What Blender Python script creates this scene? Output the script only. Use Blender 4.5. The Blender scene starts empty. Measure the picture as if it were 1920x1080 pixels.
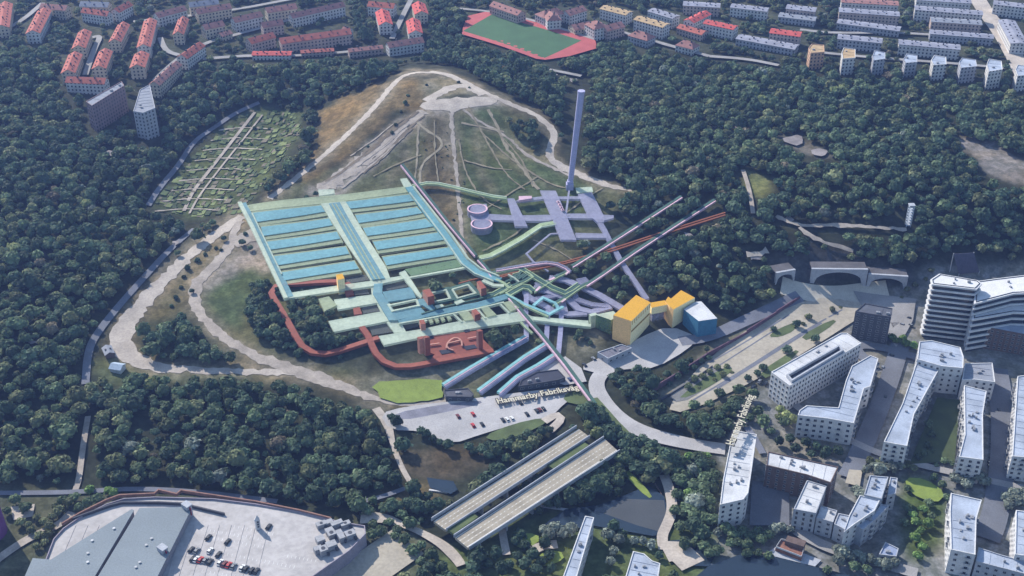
import bpy, bmesh, math, random
import numpy as np
from mathutils import Vector, Matrix
random.seed(7); rng = np.random.default_rng(7)
scene = bpy.context.scene
col = scene.collection
# ------------------------------------------------------------------ camera model
W, H, F, CAMH = 1920.0, 1080.0, 2300.0, 435.0
PITCH = math.radians(32.0)
SP, CP = math.sin(PITCH), math.cos(PITCH)
cam = bpy.data.cameras.new('camera'); cam.sensor_width = 36.0; cam.lens = F / W * 36.0
cam.clip_start = 1.0; cam.clip_end = 60000.0
camo = bpy.data.objects.new('camera', cam); col.objects.link(camo)
camo.location = (0, 0, CAMH); camo.rotation_euler = (math.pi / 2 - PITCH, 0, 0)
scene.camera = camo

def rays(px, py):
    a = (np.asarray(px, float) - W / 2) / F; b = -(np.asarray(py, float) - H / 2) / F
    return a, CP + b * SP, -SP + b * CP
def PZ(px, py, z):                       # layout pixel -> world xy on the level plane z
    dx, dy, dz = rays(px, py); t = (np.asarray(z, float) - CAMH) / dz
    return dx * t, dy * t
def PROJ(x, y, z):
    zz = np.asarray(z, float) - CAMH
    d = y * CP - zz * SP; u = y * SP + zz * CP
    return W / 2 + F * x / d, H / 2 - F * u / d, d
# ------------------------------------------------------------------ terrain
CTRL = [(-150,1150,0),(0,1060,0),(250,1060,0),(500,1020,0),(760,1040,1),(1000,1050,0),(1250,1050,0),(1500,1060,0),(1750,1060,0),(1920,1060,0),(2080,1060,0),
 (1920,800,2),(1700,800,2),(1500,860,1),(1300,870,1),(1150,900,0),(1000,900,0),(860,960,0),(850,870,0),(1000,790,4),(880,790,4),(760,780,5),(1150,790,4),(1250,720,5),
 (1350,800,3),(1400,660,6),(1500,590,6),(1600,600,5),(1560,545,6),(1640,548,6),(1750,600,4),(1920,640,4),(2080,640,5),(1820,520,10),(1920,490,14),
 (0,900,3),(200,900,3),(420,900,3),(620,930,2),(0,760,12),(200,780,10),(420,800,6),(620,780,6),(100,640,20),(0,520,28),(200,460,27),(150,330,34),(0,300,38),(-150,500,32),(-150,200,40),
 (215,650,13),(240,600,14),(300,690,9),(420,690,8),(540,695,8),(660,735,6),(760,735,6),(290,560,16),(370,470,20),(430,420,24),(400,560,15),(480,640,12),(340,640,13),
 (330,430,17),(380,340,19),(450,270,22),(520,230,26),(300,300,26),(420,220,28),
 (560,640,13),(640,600,15),(760,600,15),(860,620,13),(950,600,13),(540,520,18),(640,520,19),(760,510,20),(880,500,20),(480,400,26),(560,420,24),(660,400,27),(760,400,28),
 (550,340,34),(640,350,33),(700,320,39),(780,320,40),(870,320,40),(960,320,39),(1050,340,35),(640,270,44),(700,220,53),(740,170,59),(780,190,60),(850,190,61),(920,185,60),
 (760,140,61),(850,138,61),(900,165,60),(850,240,52),(930,240,50),(1000,215,54),(1035,240,50),(1000,270,45),(1035,300,42),(1100,335,38),(1180,357,36),
 (900,410,30),(1000,420,28),(1100,420,28),(1000,500,19),(1100,520,17),(1000,600,12),(1060,640,8),(1140,600,10),(1000,690,6),(900,700,7),(1100,690,6),(1200,640,6),(1300,625,6),
 (1230,480,22),(1300,520,18),(1300,420,30),(1200,420,28),(1420,540,13),(1400,470,26),(1470,455,27),(1540,470,26),(1640,485,23),(1560,420,32),(1720,470,22),(1820,440,28),(1920,430,30),
 (1400,350,38),(1550,330,42),(1720,360,40),(1900,340,42),(1300,280,40),(1200,300,38),(1150,230,40),(1300,180,38),(1550,220,44),(1800,220,44),(2080,300,44),
 (600,180,40),(520,160,40),(660,110,41),(800,95,42),(1000,130,41),(1080,170,40),(1000,60,42),(400,90,42),(150,100,42),(0,60,43),(1300,60,42),(1600,60,42),(1920,100,42),(2100,60,42),
 (200,-20,43),(700,-20,43),(1200,-20,43),(1700,-20,43),(-200,-20,43)]
CTRL = np.array(CTRL, float)
_cx, _cy = PZ(CTRL[:, 0], CTRL[:, 1], CTRL[:, 2]); _cz = CTRL[:, 2]
ex = np.array([(-900,300,0),(0,250,0),(900,300,0),(-1000,900,35),(1000,900,35),(-1100,1500,43),(0,1700,43),(1100,1500,43),(0,2300,43),(-1300,2300,43),(1300,2300,43)], float)
_cx = np.r_[_cx, ex[:, 0]]; _cy = np.r_[_cy, ex[:, 1]]; _cz = np.r_[_cz, ex[:, 2]]
CC = 18.0
def _phi(r2): return np.sqrt(r2 + CC * CC)
_A = _phi((_cx[:, None] - _cx) ** 2 + (_cy[:, None] - _cy) ** 2)
_A[np.diag_indices_from(_A)] -= 6.0         # slight smoothing
_n = len(_cx)
_K = np.zeros((_n + 1, _n + 1)); _K[:_n, :_n] = _A; _K[_n, :_n] = 1; _K[:_n, _n] = 1
_w = np.linalg.solve(_K, np.r_[_cz, 0.0])
def HT(x, y):
    x = np.clip(np.asarray(x, float), -1300, 1300); y = np.clip(np.asarray(y, float), 200, 2300)
    sh = x.shape; xf = x.ravel(); yf = y.ravel(); out = np.empty(len(xf))
    for s in range(0, len(xf), 20000):
        e = s + 20000
        out[s:e] = _phi((xf[s:e, None] - _cx) ** 2 + (yf[s:e, None] - _cy) ** 2) @ _w[:_n] + _w[_n]
    return out.reshape(sh)
def R(px, py, lift=0.0):                 # layout pixel -> world point on the terrain (+ lift)
    px = np.asarray(px, float); py = np.asarray(py, float); z = np.full(px.shape, 20.0)
    for _ in range(40):
        x, y = PZ(px, py, z); z = 0.5 * z + 0.5 * (HT(x, y) + lift)
    x, y = PZ(px, py, z)
    return x, y, z
def R1(p, lift=0.0):
    x, y, z = R(np.array([p[0]]), np.array([p[1]]), lift); return float(x[0]), float(y[0]), float(z[0])
def SC(p):                               # layout pixels per metre
    x, y, z = R1(p); return F / float(PROJ(x, y, z)[2])
# ------------------------------------------------------------------ tree keep-out mask (layout)
MW, MH = 960, 540
allow = np.ones((MH, MW), bool)
def inpoly(X, Y, poly):
    c = np.zeros(X.shape, bool); n = len(poly); j = n - 1
    for i in range(n):
        xi, yi = poly[i]; xj, yj = poly[j]
        if yi != yj:
            c ^= ((yi > Y) != (yj > Y)) & (X < (xj - xi) * (Y - yi) / (yj - yi) + xi)
        j = i
    return c
def paint(poly, v, grow=0):
    p = np.array(poly, float) / 2
    if grow:
        c = p.mean(0); d = p - c; L = np.linalg.norm(d, axis=1, keepdims=True) + 1e-6; p = p + d / L * grow / 2
    x0 = max(0, int(p[:, 0].min())); x1 = min(MW, int(p[:, 0].max()) + 2)
    y0 = max(0, int(p[:, 1].min())); y1 = min(MH, int(p[:, 1].max()) + 2)
    if x1 <= x0 or y1 <= y0: return
    X, Y = np.meshgrid(np.arange(x0, x1) + .5, np.arange(y0, y1) + .5)
    m = inpoly(X, Y, [tuple(q) for q in p]); allow[y0:y1, x0:x1][m] = v
def paint_world(x, y, z, v=False, grow=0):
    u, w, _ = PROJ(np.asarray(x), np.asarray(y), np.asarray(z)); paint(list(zip(u, w)), v, grow)
hard = []                                # keep-outs applied after the woods
# ------------------------------------------------------------------ materials
def nodes(name):
    m = bpy.data.materials.new(name); m.use_nodes = True; nt = m.node_tree; nt.nodes.clear()
    return m, nt, nt.nodes.new('ShaderNodeOutputMaterial')
def N(nt, t, **k):
    n = nt.nodes.new(t)
    for a, b in k.items(): setattr(n, a, b)
    return n
def mix_rgb(nt, fac, a, b, mode='MIX'):
    n = N(nt, 'ShaderNodeMix', data_type='RGBA', blend_type=mode)
    for i, v in ((0, fac), (6, a), (7, b)):
        if hasattr(v, 'is_linked') or hasattr(v, 'links'): nt.links.new(v, n.inputs[i])
        elif i == 0: n.inputs[0].default_value = v
        else: n.inputs[i].default_value = (*v[:3], 1)
    return n.outputs[2]
def noise_fac(nt, scale, detail=5, lo=.35, hi=.65):
    g = N(nt, 'ShaderNodeNewGeometry'); t = N(nt, 'ShaderNodeTexNoise'); t.inputs['Scale'].default_value = scale
    t.inputs['Detail'].default_value = detail
    nt.links.new(g.outputs['Position'], t.inputs['Vector'])
    r = N(nt, 'ShaderNodeMapRange'); r.inputs[1].default_value = lo; r.inputs[2].default_value = hi
    nt.links.new(t.outputs[0], r.inputs[0]); return r.outputs[0]
def mat(name, rgb, dark=.72, scale=.15, rough=.9, fine=1.3, metal=0.0, alpha=1.0, spec=.25, emis=0):
    m, nt, out = nodes(name); p = N(nt, 'ShaderNodeBsdfPrincipled')
    p.inputs['Roughness'].default_value = rough; p.inputs['Metallic'].default_value = metal
    p.inputs['Specular IOR Level'].default_value = spec
    c = mix_rgb(nt, noise_fac(nt, scale), tuple(v * dark for v in rgb), rgb)
    c = mix_rgb(nt, noise_fac(nt, fine, 3), mix_rgb(nt, 1.0, c, (.82,) * 3, 'MULTIPLY'), c)
    nt.links.new(c, p.inputs['Base Color'])
    if alpha < 1:
        tr = N(nt, 'ShaderNodeBsdfTransparent'); ms = N(nt, 'ShaderNodeMixShader'); ms.inputs[0].default_value = alpha
        nt.links.new(tr.outputs[0], ms.inputs[1]); nt.links.new(p.outputs[0], ms.inputs[2]); nt.links.new(ms.outputs[0], out.inputs[0])
    else: nt.links.new(p.outputs[0], out.inputs[0])
    return m
def wall_mat(name, rgb, win=(.035, .045, .06), pu=3.2, pv=3.0, wu=.42, wv=.5, dark=.8):
    """plaster wall with a regular grid of window openings, laid out in metres along the wall"""
    m, nt, out = nodes(name); p = N(nt, 'ShaderNodeBsdfPrincipled'); p.inputs['Specular IOR Level'].default_value = .3
    uv = N(nt, 'ShaderNodeUVMap'); uv.uv_map = 'wall'; s = N(nt, 'ShaderNodeSeparateXYZ'); nt.links.new(uv.outputs[0], s.inputs[0])
    def M(op, a, b=None):
        n = N(nt, 'ShaderNodeMath', operation=op)
        for i, v in enumerate((a, b)):
            if v is None: continue
            if isinstance(v, (int, float)): n.inputs[i].default_value = v
            else: nt.links.new(v, n.inputs[i])
        return n.outputs[0]
    def band(o, per, w):
        f = M('FRACT', M('DIVIDE', o, per)); return M('LESS_THAN', M('ABSOLUTE', M('SUBTRACT', f, .5)), w / 2)
    mask = M('MULTIPLY', band(s.outputs[0], pu, wu), band(s.outputs[1], pv, wv))
    base = mix_rgb(nt, noise_fac(nt, .12), tuple(v * dark for v in rgb), rgb)
    nt.links.new(mix_rgb(nt, mask, base, win), p.inputs['Base Color'])
    r = M('SUBTRACT', .85, M('MULTIPLY', mask, .6)); nt.links.new(r, p.inputs['Roughness'])
    nt.links.new(p.outputs[0], out.inputs[0]); return m
# ------------------------------------------------------------------ mesh helpers
def tag(o, label=None, cat=None, group=None, kind=None):
    if label: o['label'] = label
    if cat: o['category'] = cat
    if group: o['group'] = group
    if kind: o['kind'] = kind
    return o
def empty(name, loc, label=None, cat=None, group=None):
    o = bpy.data.objects.new(name, None); col.objects.link(o); o.location = loc; o.empty_display_size = .5
    return tag(o, label, cat, group)
def link(name, me, m, parent=None):
    if m is not None:
        for q in (m if isinstance(m, (list, tuple)) else [m]): me.materials.append(q)
    o = bpy.data.objects.new(name, me); col.objects.link(o)
    if parent is not None: o.parent = parent
    return o
class MB:
    def __init__(s): s.v = []; s.f = []; s.mi = []; s.uv = []
    def face(s, pts, mi=0, uv=None):
        i = len(s.v); s.v += [tuple(p) for p in pts]; s.f.append(tuple(range(i, i + len(pts)))); s.mi.append(mi)
        s.uv += list(uv) if uv else [(0.05, 0.05)] * len(pts)
    def box(s, c, d, rz=0, mi=0):
        cx, cy, cz = c; a, b, h = d[0] / 2, d[1] / 2, d[2] / 2; k, n = math.cos(rz), math.sin(rz)
        q = [(cx + x * k - y * n, cy + x * n + y * k) for x, y in ((-a, -b), (a, -b), (a, b), (-a, b))]
        s.prism(q, cz - h, cz + h, mi)
    def prism(s, q, z0, z1, mi=0, cap=True, bottom=True):
        n = len(q); u = 0
        for i in range(n):
            a, b = q[i], q[(i + 1) % n]; L = math.dist(a, b)
            s.face([(*a, z0), (*b, z0), (*b, z1), (*a, z1)], mi, [(u, 0), (u + L, 0), (u + L, z1 - z0), (u, z1 - z0)]); u += L
        if cap: s.face([(*p, z1) for p in q], mi)
        if bottom: s.face([(*p, z0) for p in reversed(q)], mi)
    def cyl(s, c, r0, r1, z0, z1, n=16, mi=0, top=True):
        a = [(math.cos(2 * math.pi * i / n), math.sin(2 * math.pi * i / n)) for i in range(n)]
        for i in range(n):
            p, q = a[i], a[(i + 1) % n]
            s.face([(c[0] + p[0] * r0, c[1] + p[1] * r0, z0), (c[0] + q[0] * r0, c[1] + q[1] * r0, z0), (c[0] + q[0] * r1, c[1] + q[1] * r1, z1), (c[0] + p[0] * r1, c[1] + p[1] * r1, z1)], mi)
        if top: s.face([(c[0] + p[0] * r1, c[1] + p[1] * r1, z1) for p in a], mi)
    def build(s, name, m, parent=None, off=(0, 0, 0), smooth=False):
        me = bpy.data.meshes.new(name); o3 = Vector(off)
        me.from_pydata([Vector(p) - o3 for p in s.v], [], s.f)
        uv = me.uv_layers.new(name='wall')
        uv.data.foreach_set('uv', np.array(s.uv, np.float32).ravel())
        me.polygons.foreach_set('material_index', s.mi)
        if smooth: me.polygons.foreach_set('use_smooth', [True] * len(me.polygons))
        me.update(); return link(name, me, m, parent)
def ccw(q):
    a = sum(q[i][0] * q[(i + 1) % len(q)][1] - q[(i + 1) % len(q)][0] * q[i][1] for i in range(len(q)))
    return list(q) if a > 0 else list(reversed(q))
def inset(q, d):
    n = len(q); out = []
    for i in range(n):
        p0, p1, p2 = Vector(q[i - 1]), Vector(q[i]), Vector(q[(i + 1) % n])
        a = (p1 - p0).normalized(); b = (p2 - p1).normalized()
        na = Vector((-a.y, a.x)); nb = Vector((-b.y, b.x)); m = na + nb
        k = d / max(.35, (m.dot(na) if m.length > 1e-6 else 1)); out.append(tuple(p1 + m * k))
    return out
def chaikin(p, it=2, closed=False):
    p = [np.array(q, float) for q in p]
    for _ in range(it):
        r = [] if closed else [p[0]]
        for i in range(len(p) - (0 if closed else 1)):
            a, b = p[i], p[(i + 1) % len(p)]; r += [a * .75 + b * .25, a * .25 + b * .75]
        if not closed: r.append(p[-1])
        p = r
    return p
LAYER = [0]
def drape_bm(bm, cell, zf, thick=0):
    bmesh.ops.triangulate(bm, faces=bm.faces[:])
    xs = [v.co.x for v in bm.verts]; ys = [v.co.y for v in bm.verts]
    for ax, lo, hi in ((0, min(xs), max(xs)), (1, min(ys), max(ys))):
        k = math.ceil((lo + .01) / cell) * cell
        while k < hi:
            co = (k, 0, 0) if ax == 0 else (0, k, 0); no = (1, 0, 0) if ax == 0 else (0, 1, 0)
            bmesh.ops.bisect_plane(bm, geom=bm.verts[:] + bm.edges[:] + bm.faces[:], plane_co=co, plane_no=no); k += cell
    bmesh.ops.recalc_face_normals(bm, faces=bm.faces[:])
    if sum(f.normal.z for f in bm.faces) < 0: bmesh.ops.reverse_faces(bm, faces=bm.faces[:])
    z = zf(np.array([v.co.x for v in bm.verts]), np.array([v.co.y for v in bm.verts]))
    for v, q in zip(bm.verts, z): v.co.z = q
    if thick:
        r = bmesh.ops.extrude_face_region(bm, geom=bm.faces[:])
        for g in r['geom']:
            if isinstance(g, bmesh.types.BMVert): pass
        new = {g for g in r['geom'] if isinstance(g, bmesh.types.BMVert)}
        for v in bm.verts:
            if v not in new: v.co.z -= thick
        bmesh.ops.recalc_face_normals(bm, faces=bm.faces[:])
def bm_out(bm, name, m, parent=None, off=(0, 0, 0)):
    me = bpy.data.meshes.new(name)
    bmesh.ops.translate(bm, verts=bm.verts[:], vec=-Vector(off)); bm.to_mesh(me); bm.free()
    return link(name, me, m, parent)
def rag(q, amp, step=4.0):
    """ragged natural outline"""
    out = []
    for i in range(len(q)):
        a, b = np.array(q[i]), np.array(q[(i + 1) % len(q)]); n = max(1, int(np.linalg.norm(b - a) / step))
        for k in range(n): out.append(tuple(a + (b - a) * k / n + (rng.normal(0, amp, 2) if k else rng.normal(0, amp * .5, 2))))
    return out
def sheet(name, poly, m, kind='structure', off=.15, amp=0, smooth=0, cell=6, keep=True, parent=None, grow=4):
    """a thin ground covering draped on the terrain; outline given in layout pixels"""
    LAYER[0] += 1; off = off + .012 * LAYER[0]
    pl = chaikin(poly, smooth, True) if smooth else poly
    a = np.array(pl, float); x, y, z = R(a[:, 0], a[:, 1], off); q = ccw(list(zip(x, y)))
    if amp: q = rag(q, amp)
    bm = bmesh.new(); vs = [bm.verts.new((*p, 0)) for p in q]; bm.faces.new(vs)
    drape_bm(bm, cell, lambda X, Y: HT(X, Y) + off)
    o = bm_out(bm, name, m, parent)
    if kind: o['kind'] = kind
    if keep: hard.append((pl, grow))
    return o
def ribbon(pts, width, lift, smooth=2, step=3.0, amp=0.0):
    p = chaikin(pts, smooth); a = np.array(p); x, y, z = R(a[:, 0], a[:, 1], lift)
    P = np.c_[x, y]; d = np.r_[0, np.cumsum(np.linalg.norm(np.diff(P, axis=0), axis=1))]
    n = max(2, int(d[-1] / step) + 1); t = np.linspace(0, d[-1], n)
    Q = np.c_[np.interp(t, d, P[:, 0]), np.interp(t, d, P[:, 1])]
    T = np.gradient(Q, axis=0); T /= np.linalg.norm(T, axis=1, keepdims=True) + 1e-9; Nn = np.c_[-T[:, 1], T[:, 0]]
    w = np.interp(np.linspace(0, 1, n), np.linspace(0, 1, len(width)), width) if hasattr(width, '__len__') else np.full(n, float(width))
    j1 = rng.normal(0, amp, n) if amp else 0; j2 = rng.normal(0, amp, n) if amp else 0
    return Q + Nn * (w / 2 + j1)[:, None] if amp else Q + Nn * (w / 2)[:, None], Q - Nn * (w / 2 + j2)[:, None] if amp else Q - Nn * (w / 2)[:, None]
def keep_ribbon(Lf, Rt, lift):
    zl = HT(Lf[:, 0], Lf[:, 1]) + lift; zr = HT(Rt[:, 0], Rt[:, 1]) + lift
    for i in range(0, len(Lf) - 1):
        xs = np.array([Lf[i, 0], Lf[i + 1, 0], Rt[i + 1, 0], Rt[i, 0]]); ys = np.array([Lf[i, 1], Lf[i + 1, 1], Rt[i + 1, 1], Rt[i, 1]])
        zs = np.array([zl[i], zl[i + 1], zr[i + 1], zr[i]]); u, w, _ = PROJ(xs, ys, zs); hard.append((list(zip(u, w)), 3))
def road(name, pts, width, m, off=.15, amp=0.0, smooth=2, kind='structure', keep=True, parent=None):
    LAYER[0] += 1; off = off + .012 * LAYER[0]
    Lf, Rt = ribbon(pts, width, off, smooth, amp=amp)
    k = max(2, int(np.max(np.linalg.norm(Lf - Rt, axis=1)) / 3) + 1); b = MB(); rows = []
    for s in np.linspace(0, 1, k):
        q = Lf + (Rt - Lf) * s; rows.append(np.c_[q, HT(q[:, 0], q[:, 1]) + off])
    for r0, r1 in zip(rows[:-1], rows[1:]):
        for i in range(len(Lf) - 1): b.face([r1[i], r1[i + 1], r0[i + 1], r0[i]])
    o = b.build(name, m, parent)
    if kind: o['kind'] = kind
    if keep: keep_ribbon(Lf, Rt, off)
    return o
def slab(name, poly, m, parent, lift=3.0, thick=2.5, holes=(), cell=9):
    """a thick hall or floor slab following the slope; outline in layout pixels"""
    a = np.array(poly, float); x, y, z = R(a[:, 0], a[:, 1], lift); q = ccw(list(zip(x, y)))
    bm = bmesh.new(); bm.faces.new([bm.verts.new((*p, 0)) for p in q])
    drape_bm(bm, cell, lambda X, Y: HT(X, Y) + lift, thick)
    o = bm_out(bm, name, m, parent, parent.location if parent else (0, 0, 0)); hard.append((poly, 4)); return o
def tunnel(name, pts, width, m, parent, lift=3.0, thick=2.5, smooth=0, step=8):
    Lf, Rt = ribbon(pts, width, lift, smooth, step) if smooth else miter(pts, width, lift)
    zl = HT(Lf[:, 0], Lf[:, 1]) + lift; zr = HT(Rt[:, 0], Rt[:, 1]) + lift
    zm = (zl + zr) / 2; b = MB(); n = len(Lf)
    a = [np.r_[Lf[i], zm[i]] for i in range(n)]; c = [np.r_[Rt[i], zm[i]] for i in range(n)]; dn = np.array([0, 0, thick])
    for i in range(n - 1):
        b.face([c[i], c[i + 1], a[i + 1], a[i]]); b.face([a[i] - dn, a[i + 1] - dn, c[i + 1] - dn, c[i] - dn])
        b.face([a[i], a[i + 1], a[i + 1] - dn, a[i] - dn]); b.face([c[i + 1], c[i], c[i] - dn, c[i + 1] - dn])
    b.face([a[0], a[0] - dn, c[0] - dn, c[0]]); b.face([c[-1], c[-1] - dn, a[-1] - dn, a[-1]])
    keep_ribbon(Lf, Rt, lift)
    return b.build(name, m, parent, parent.location if parent else (0, 0, 0))
def miter(pts, width, lift):
    a = np.array(pts, float); q = []
    for i in range(len(a) - 1):
        n = max(1, int(np.linalg.norm(a[i + 1] - a[i]) / 18))
        for k in range(n): q.append(a[i] + (a[i + 1] - a[i]) * k / n)
    q.append(a[-1]); q = np.array(q); x, y, z = R(q[:, 0], q[:, 1], lift); Q = np.c_[x, y]
    n = len(Q); Lf = np.zeros((n, 2)); Rt = np.zeros((n, 2))
    for i in range(n):
        d0 = Q[i] - Q[i - 1] if i else Q[1] - Q[0]; d1 = Q[i + 1] - Q[i] if i < n - 1 else d0
        d0 = d0 / (np.linalg.norm(d0) + 1e-9); d1 = d1 / (np.linalg.norm(d1) + 1e-9)
        n0 = np.array([-d0[1], d0[0]]); n1 = np.array([-d1[1], d1[0]]); m = n0 + n1; L = np.linalg.norm(m)
        m = n1 if L < .2 else m / L; k = (width / 2) / max(.45, m @ n1); Lf[i] = Q[i] + m * k; Rt[i] = Q[i] - m * k
    return Lf, Rt
# ------------------------------------------------------------------ world, sun
SUN_EL, SUN_AZ = math.radians(36), math.atan2(-0.65, 0.76)      # azimuth from +Y towards +X
world = bpy.data.worlds.new('World'); scene.world = world; world.use_nodes = True
wn = world.node_tree; bg = wn.nodes['Background']; sky = wn.nodes.new('ShaderNodeTexSky'); sky.sky_type = 'NISHITA'
sky.sun_disc = False; sky.sun_elevation = SUN_EL; sky.sun_rotation = SUN_AZ; sky.air_density = 1.6; sky.dust_density = .6; sky.ozone_density = 3.0
wn.links.new(sky.outputs[0], bg.inputs[0]); bg.inputs[1].default_value = .12
sl = bpy.data.lights.new('sun', 'SUN'); sl.energy = 4.6; sl.angle = math.radians(.5); sl.color = (1.0, .93, .82)
so = bpy.data.objects.new('sun', sl); col.objects.link(so)
sd = Vector((math.sin(SUN_AZ) * math.cos(SUN_EL), math.cos(SUN_AZ) * math.cos(SUN_EL), math.sin(SUN_EL)))
so.rotation_euler = sd.to_track_quat('Z', 'Y').to_euler(); so.location = (0, 600, 500)
scene.view_settings.view_transform = 'Standard'; scene.view_settings.look = 'None'
scene.view_settings.gamma = 1.0; scene.view_settings.exposure = 0.76
# ------------------------------------------------------------------ surface materials
gravel = mat('pale gravel', (.46, .405, .355), .74, .1, fine=.8)
gravel2 = mat('worn gravel', (.39, .34, .295), .68, .14, fine=.9)
asphalt = mat('pale asphalt', (.43, .415, .42), .8, .08)
asph_dark = mat('street asphalt', (.15, .16, .19), .7, .06)
concrete = mat('motorway concrete', (.40, .36, .295), .78, .05, fine=.5)
paving = mat('city paving', (.30, .29, .29), .75, .07)
lawn = mat('bright lawn', (.20, .26, .055), .8, .2)
grass = mat('rough grass', (.10, .135, .055), .65, .12)
drygr = mat('dry grass', (.22, .175, .105), .6, .1)
turf = mat('pitch turf', (.055, .125, .055), .85, .08)
track = mat('red running track', (.42, .10, .10), .85, .1)
rock = mat('bare rock', (.27, .245, .25), .55, .12)
watm = mat('canal water', (.018, .03, .045), .85, .05, rough=.12, spec=.5)
pondm = mat('pond water', (.07, .075, .08), .8, .05, rough=.35)
white_line = mat('white road paint', (.75, .75, .75), .9)
dirtroad = mat('bluish lane asphalt', (.17, .18, .22), .75, .1)  # bluish grey tone of the lanes and kerb strips
# ------------------------------------------------------------------ ground
def axis(lo, hi, st, far):
    a = list(np.arange(lo, hi + .1, st)); s = st; x = a[-1]
    while x < far: s *= 1.5; x += s; a.append(x)
    s = st; x = a[0]; b = []
    while x > -far: s *= 1.5; x -= s; b.append(x)
    return np.array(b[::-1] + a)
gx = axis(-690, 690, 3.0, 16000); gy = axis(340, 1480, 3.0, 16000)
GX, GY = np.meshgrid(gx, gy); GZ = HT(GX, GY)
nx, ny = len(gx), len(gy)
idx = np.arange(nx * ny).reshape(ny, nx)
quads = np.stack([idx[:-1, :-1], idx[:-1, 1:], idx[1:, 1:], idx[1:, :-1]], -1).reshape(-1, 4)
gm = bpy.data.meshes.new('ground')
gm.vertices.add(nx * ny); gm.vertices.foreach_set('co', np.stack([GX, GY, GZ], -1).astype(np.float32).ravel())
gm.loops.add(quads.size); gm.loops.foreach_set('vertex_index', quads.ravel().astype(np.int32))
gm.polygons.add(len(quads)); gm.polygons.foreach_set('loop_start', np.arange(0, quads.size, 4, dtype=np.int32))
gm.polygons.foreach_set('use_smooth', np.ones(len(quads), bool)); gm.update(calc_edges=True)
U, V, D = PROJ(GX, GY, GZ); U = np.where(D > 50, U, -9999)
def smooth_noise(s, seed):
    r = np.random.default_rng(seed); k = 64; t = r.normal(0, 1, (k, k))
    fx = (GX / s) % k; fy = (GY / s) % k; ix = fx.astype(int); iy = fy.astype(int); fx = fx - ix; fy = fy - iy
    g = lambda a, b: t[b % k, a % k]
    return (g(ix, iy) * (1 - fx) + g(ix + 1, iy) * fx) * (1 - fy) + (g(ix, iy + 1) * (1 - fx) + g(ix + 1, iy + 1) * fx) * fy
U = U + 5 * smooth_noise(9, 1) + 3 * smooth_noise(4, 2); V = V + 3 * smooth_noise(9, 3) + 2 * smooth_noise(4, 4)
COVER = np.empty(GX.shape + (3,)); COVER[:] = (.045, .052, .035)
city_open = [(1440,715),(1390,770),(1345,850),(1345,990),(1290,1080),(1290,1300),(2100,1300),(2100,480),(1740,500),(1600,560),(1555,600)]
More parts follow.
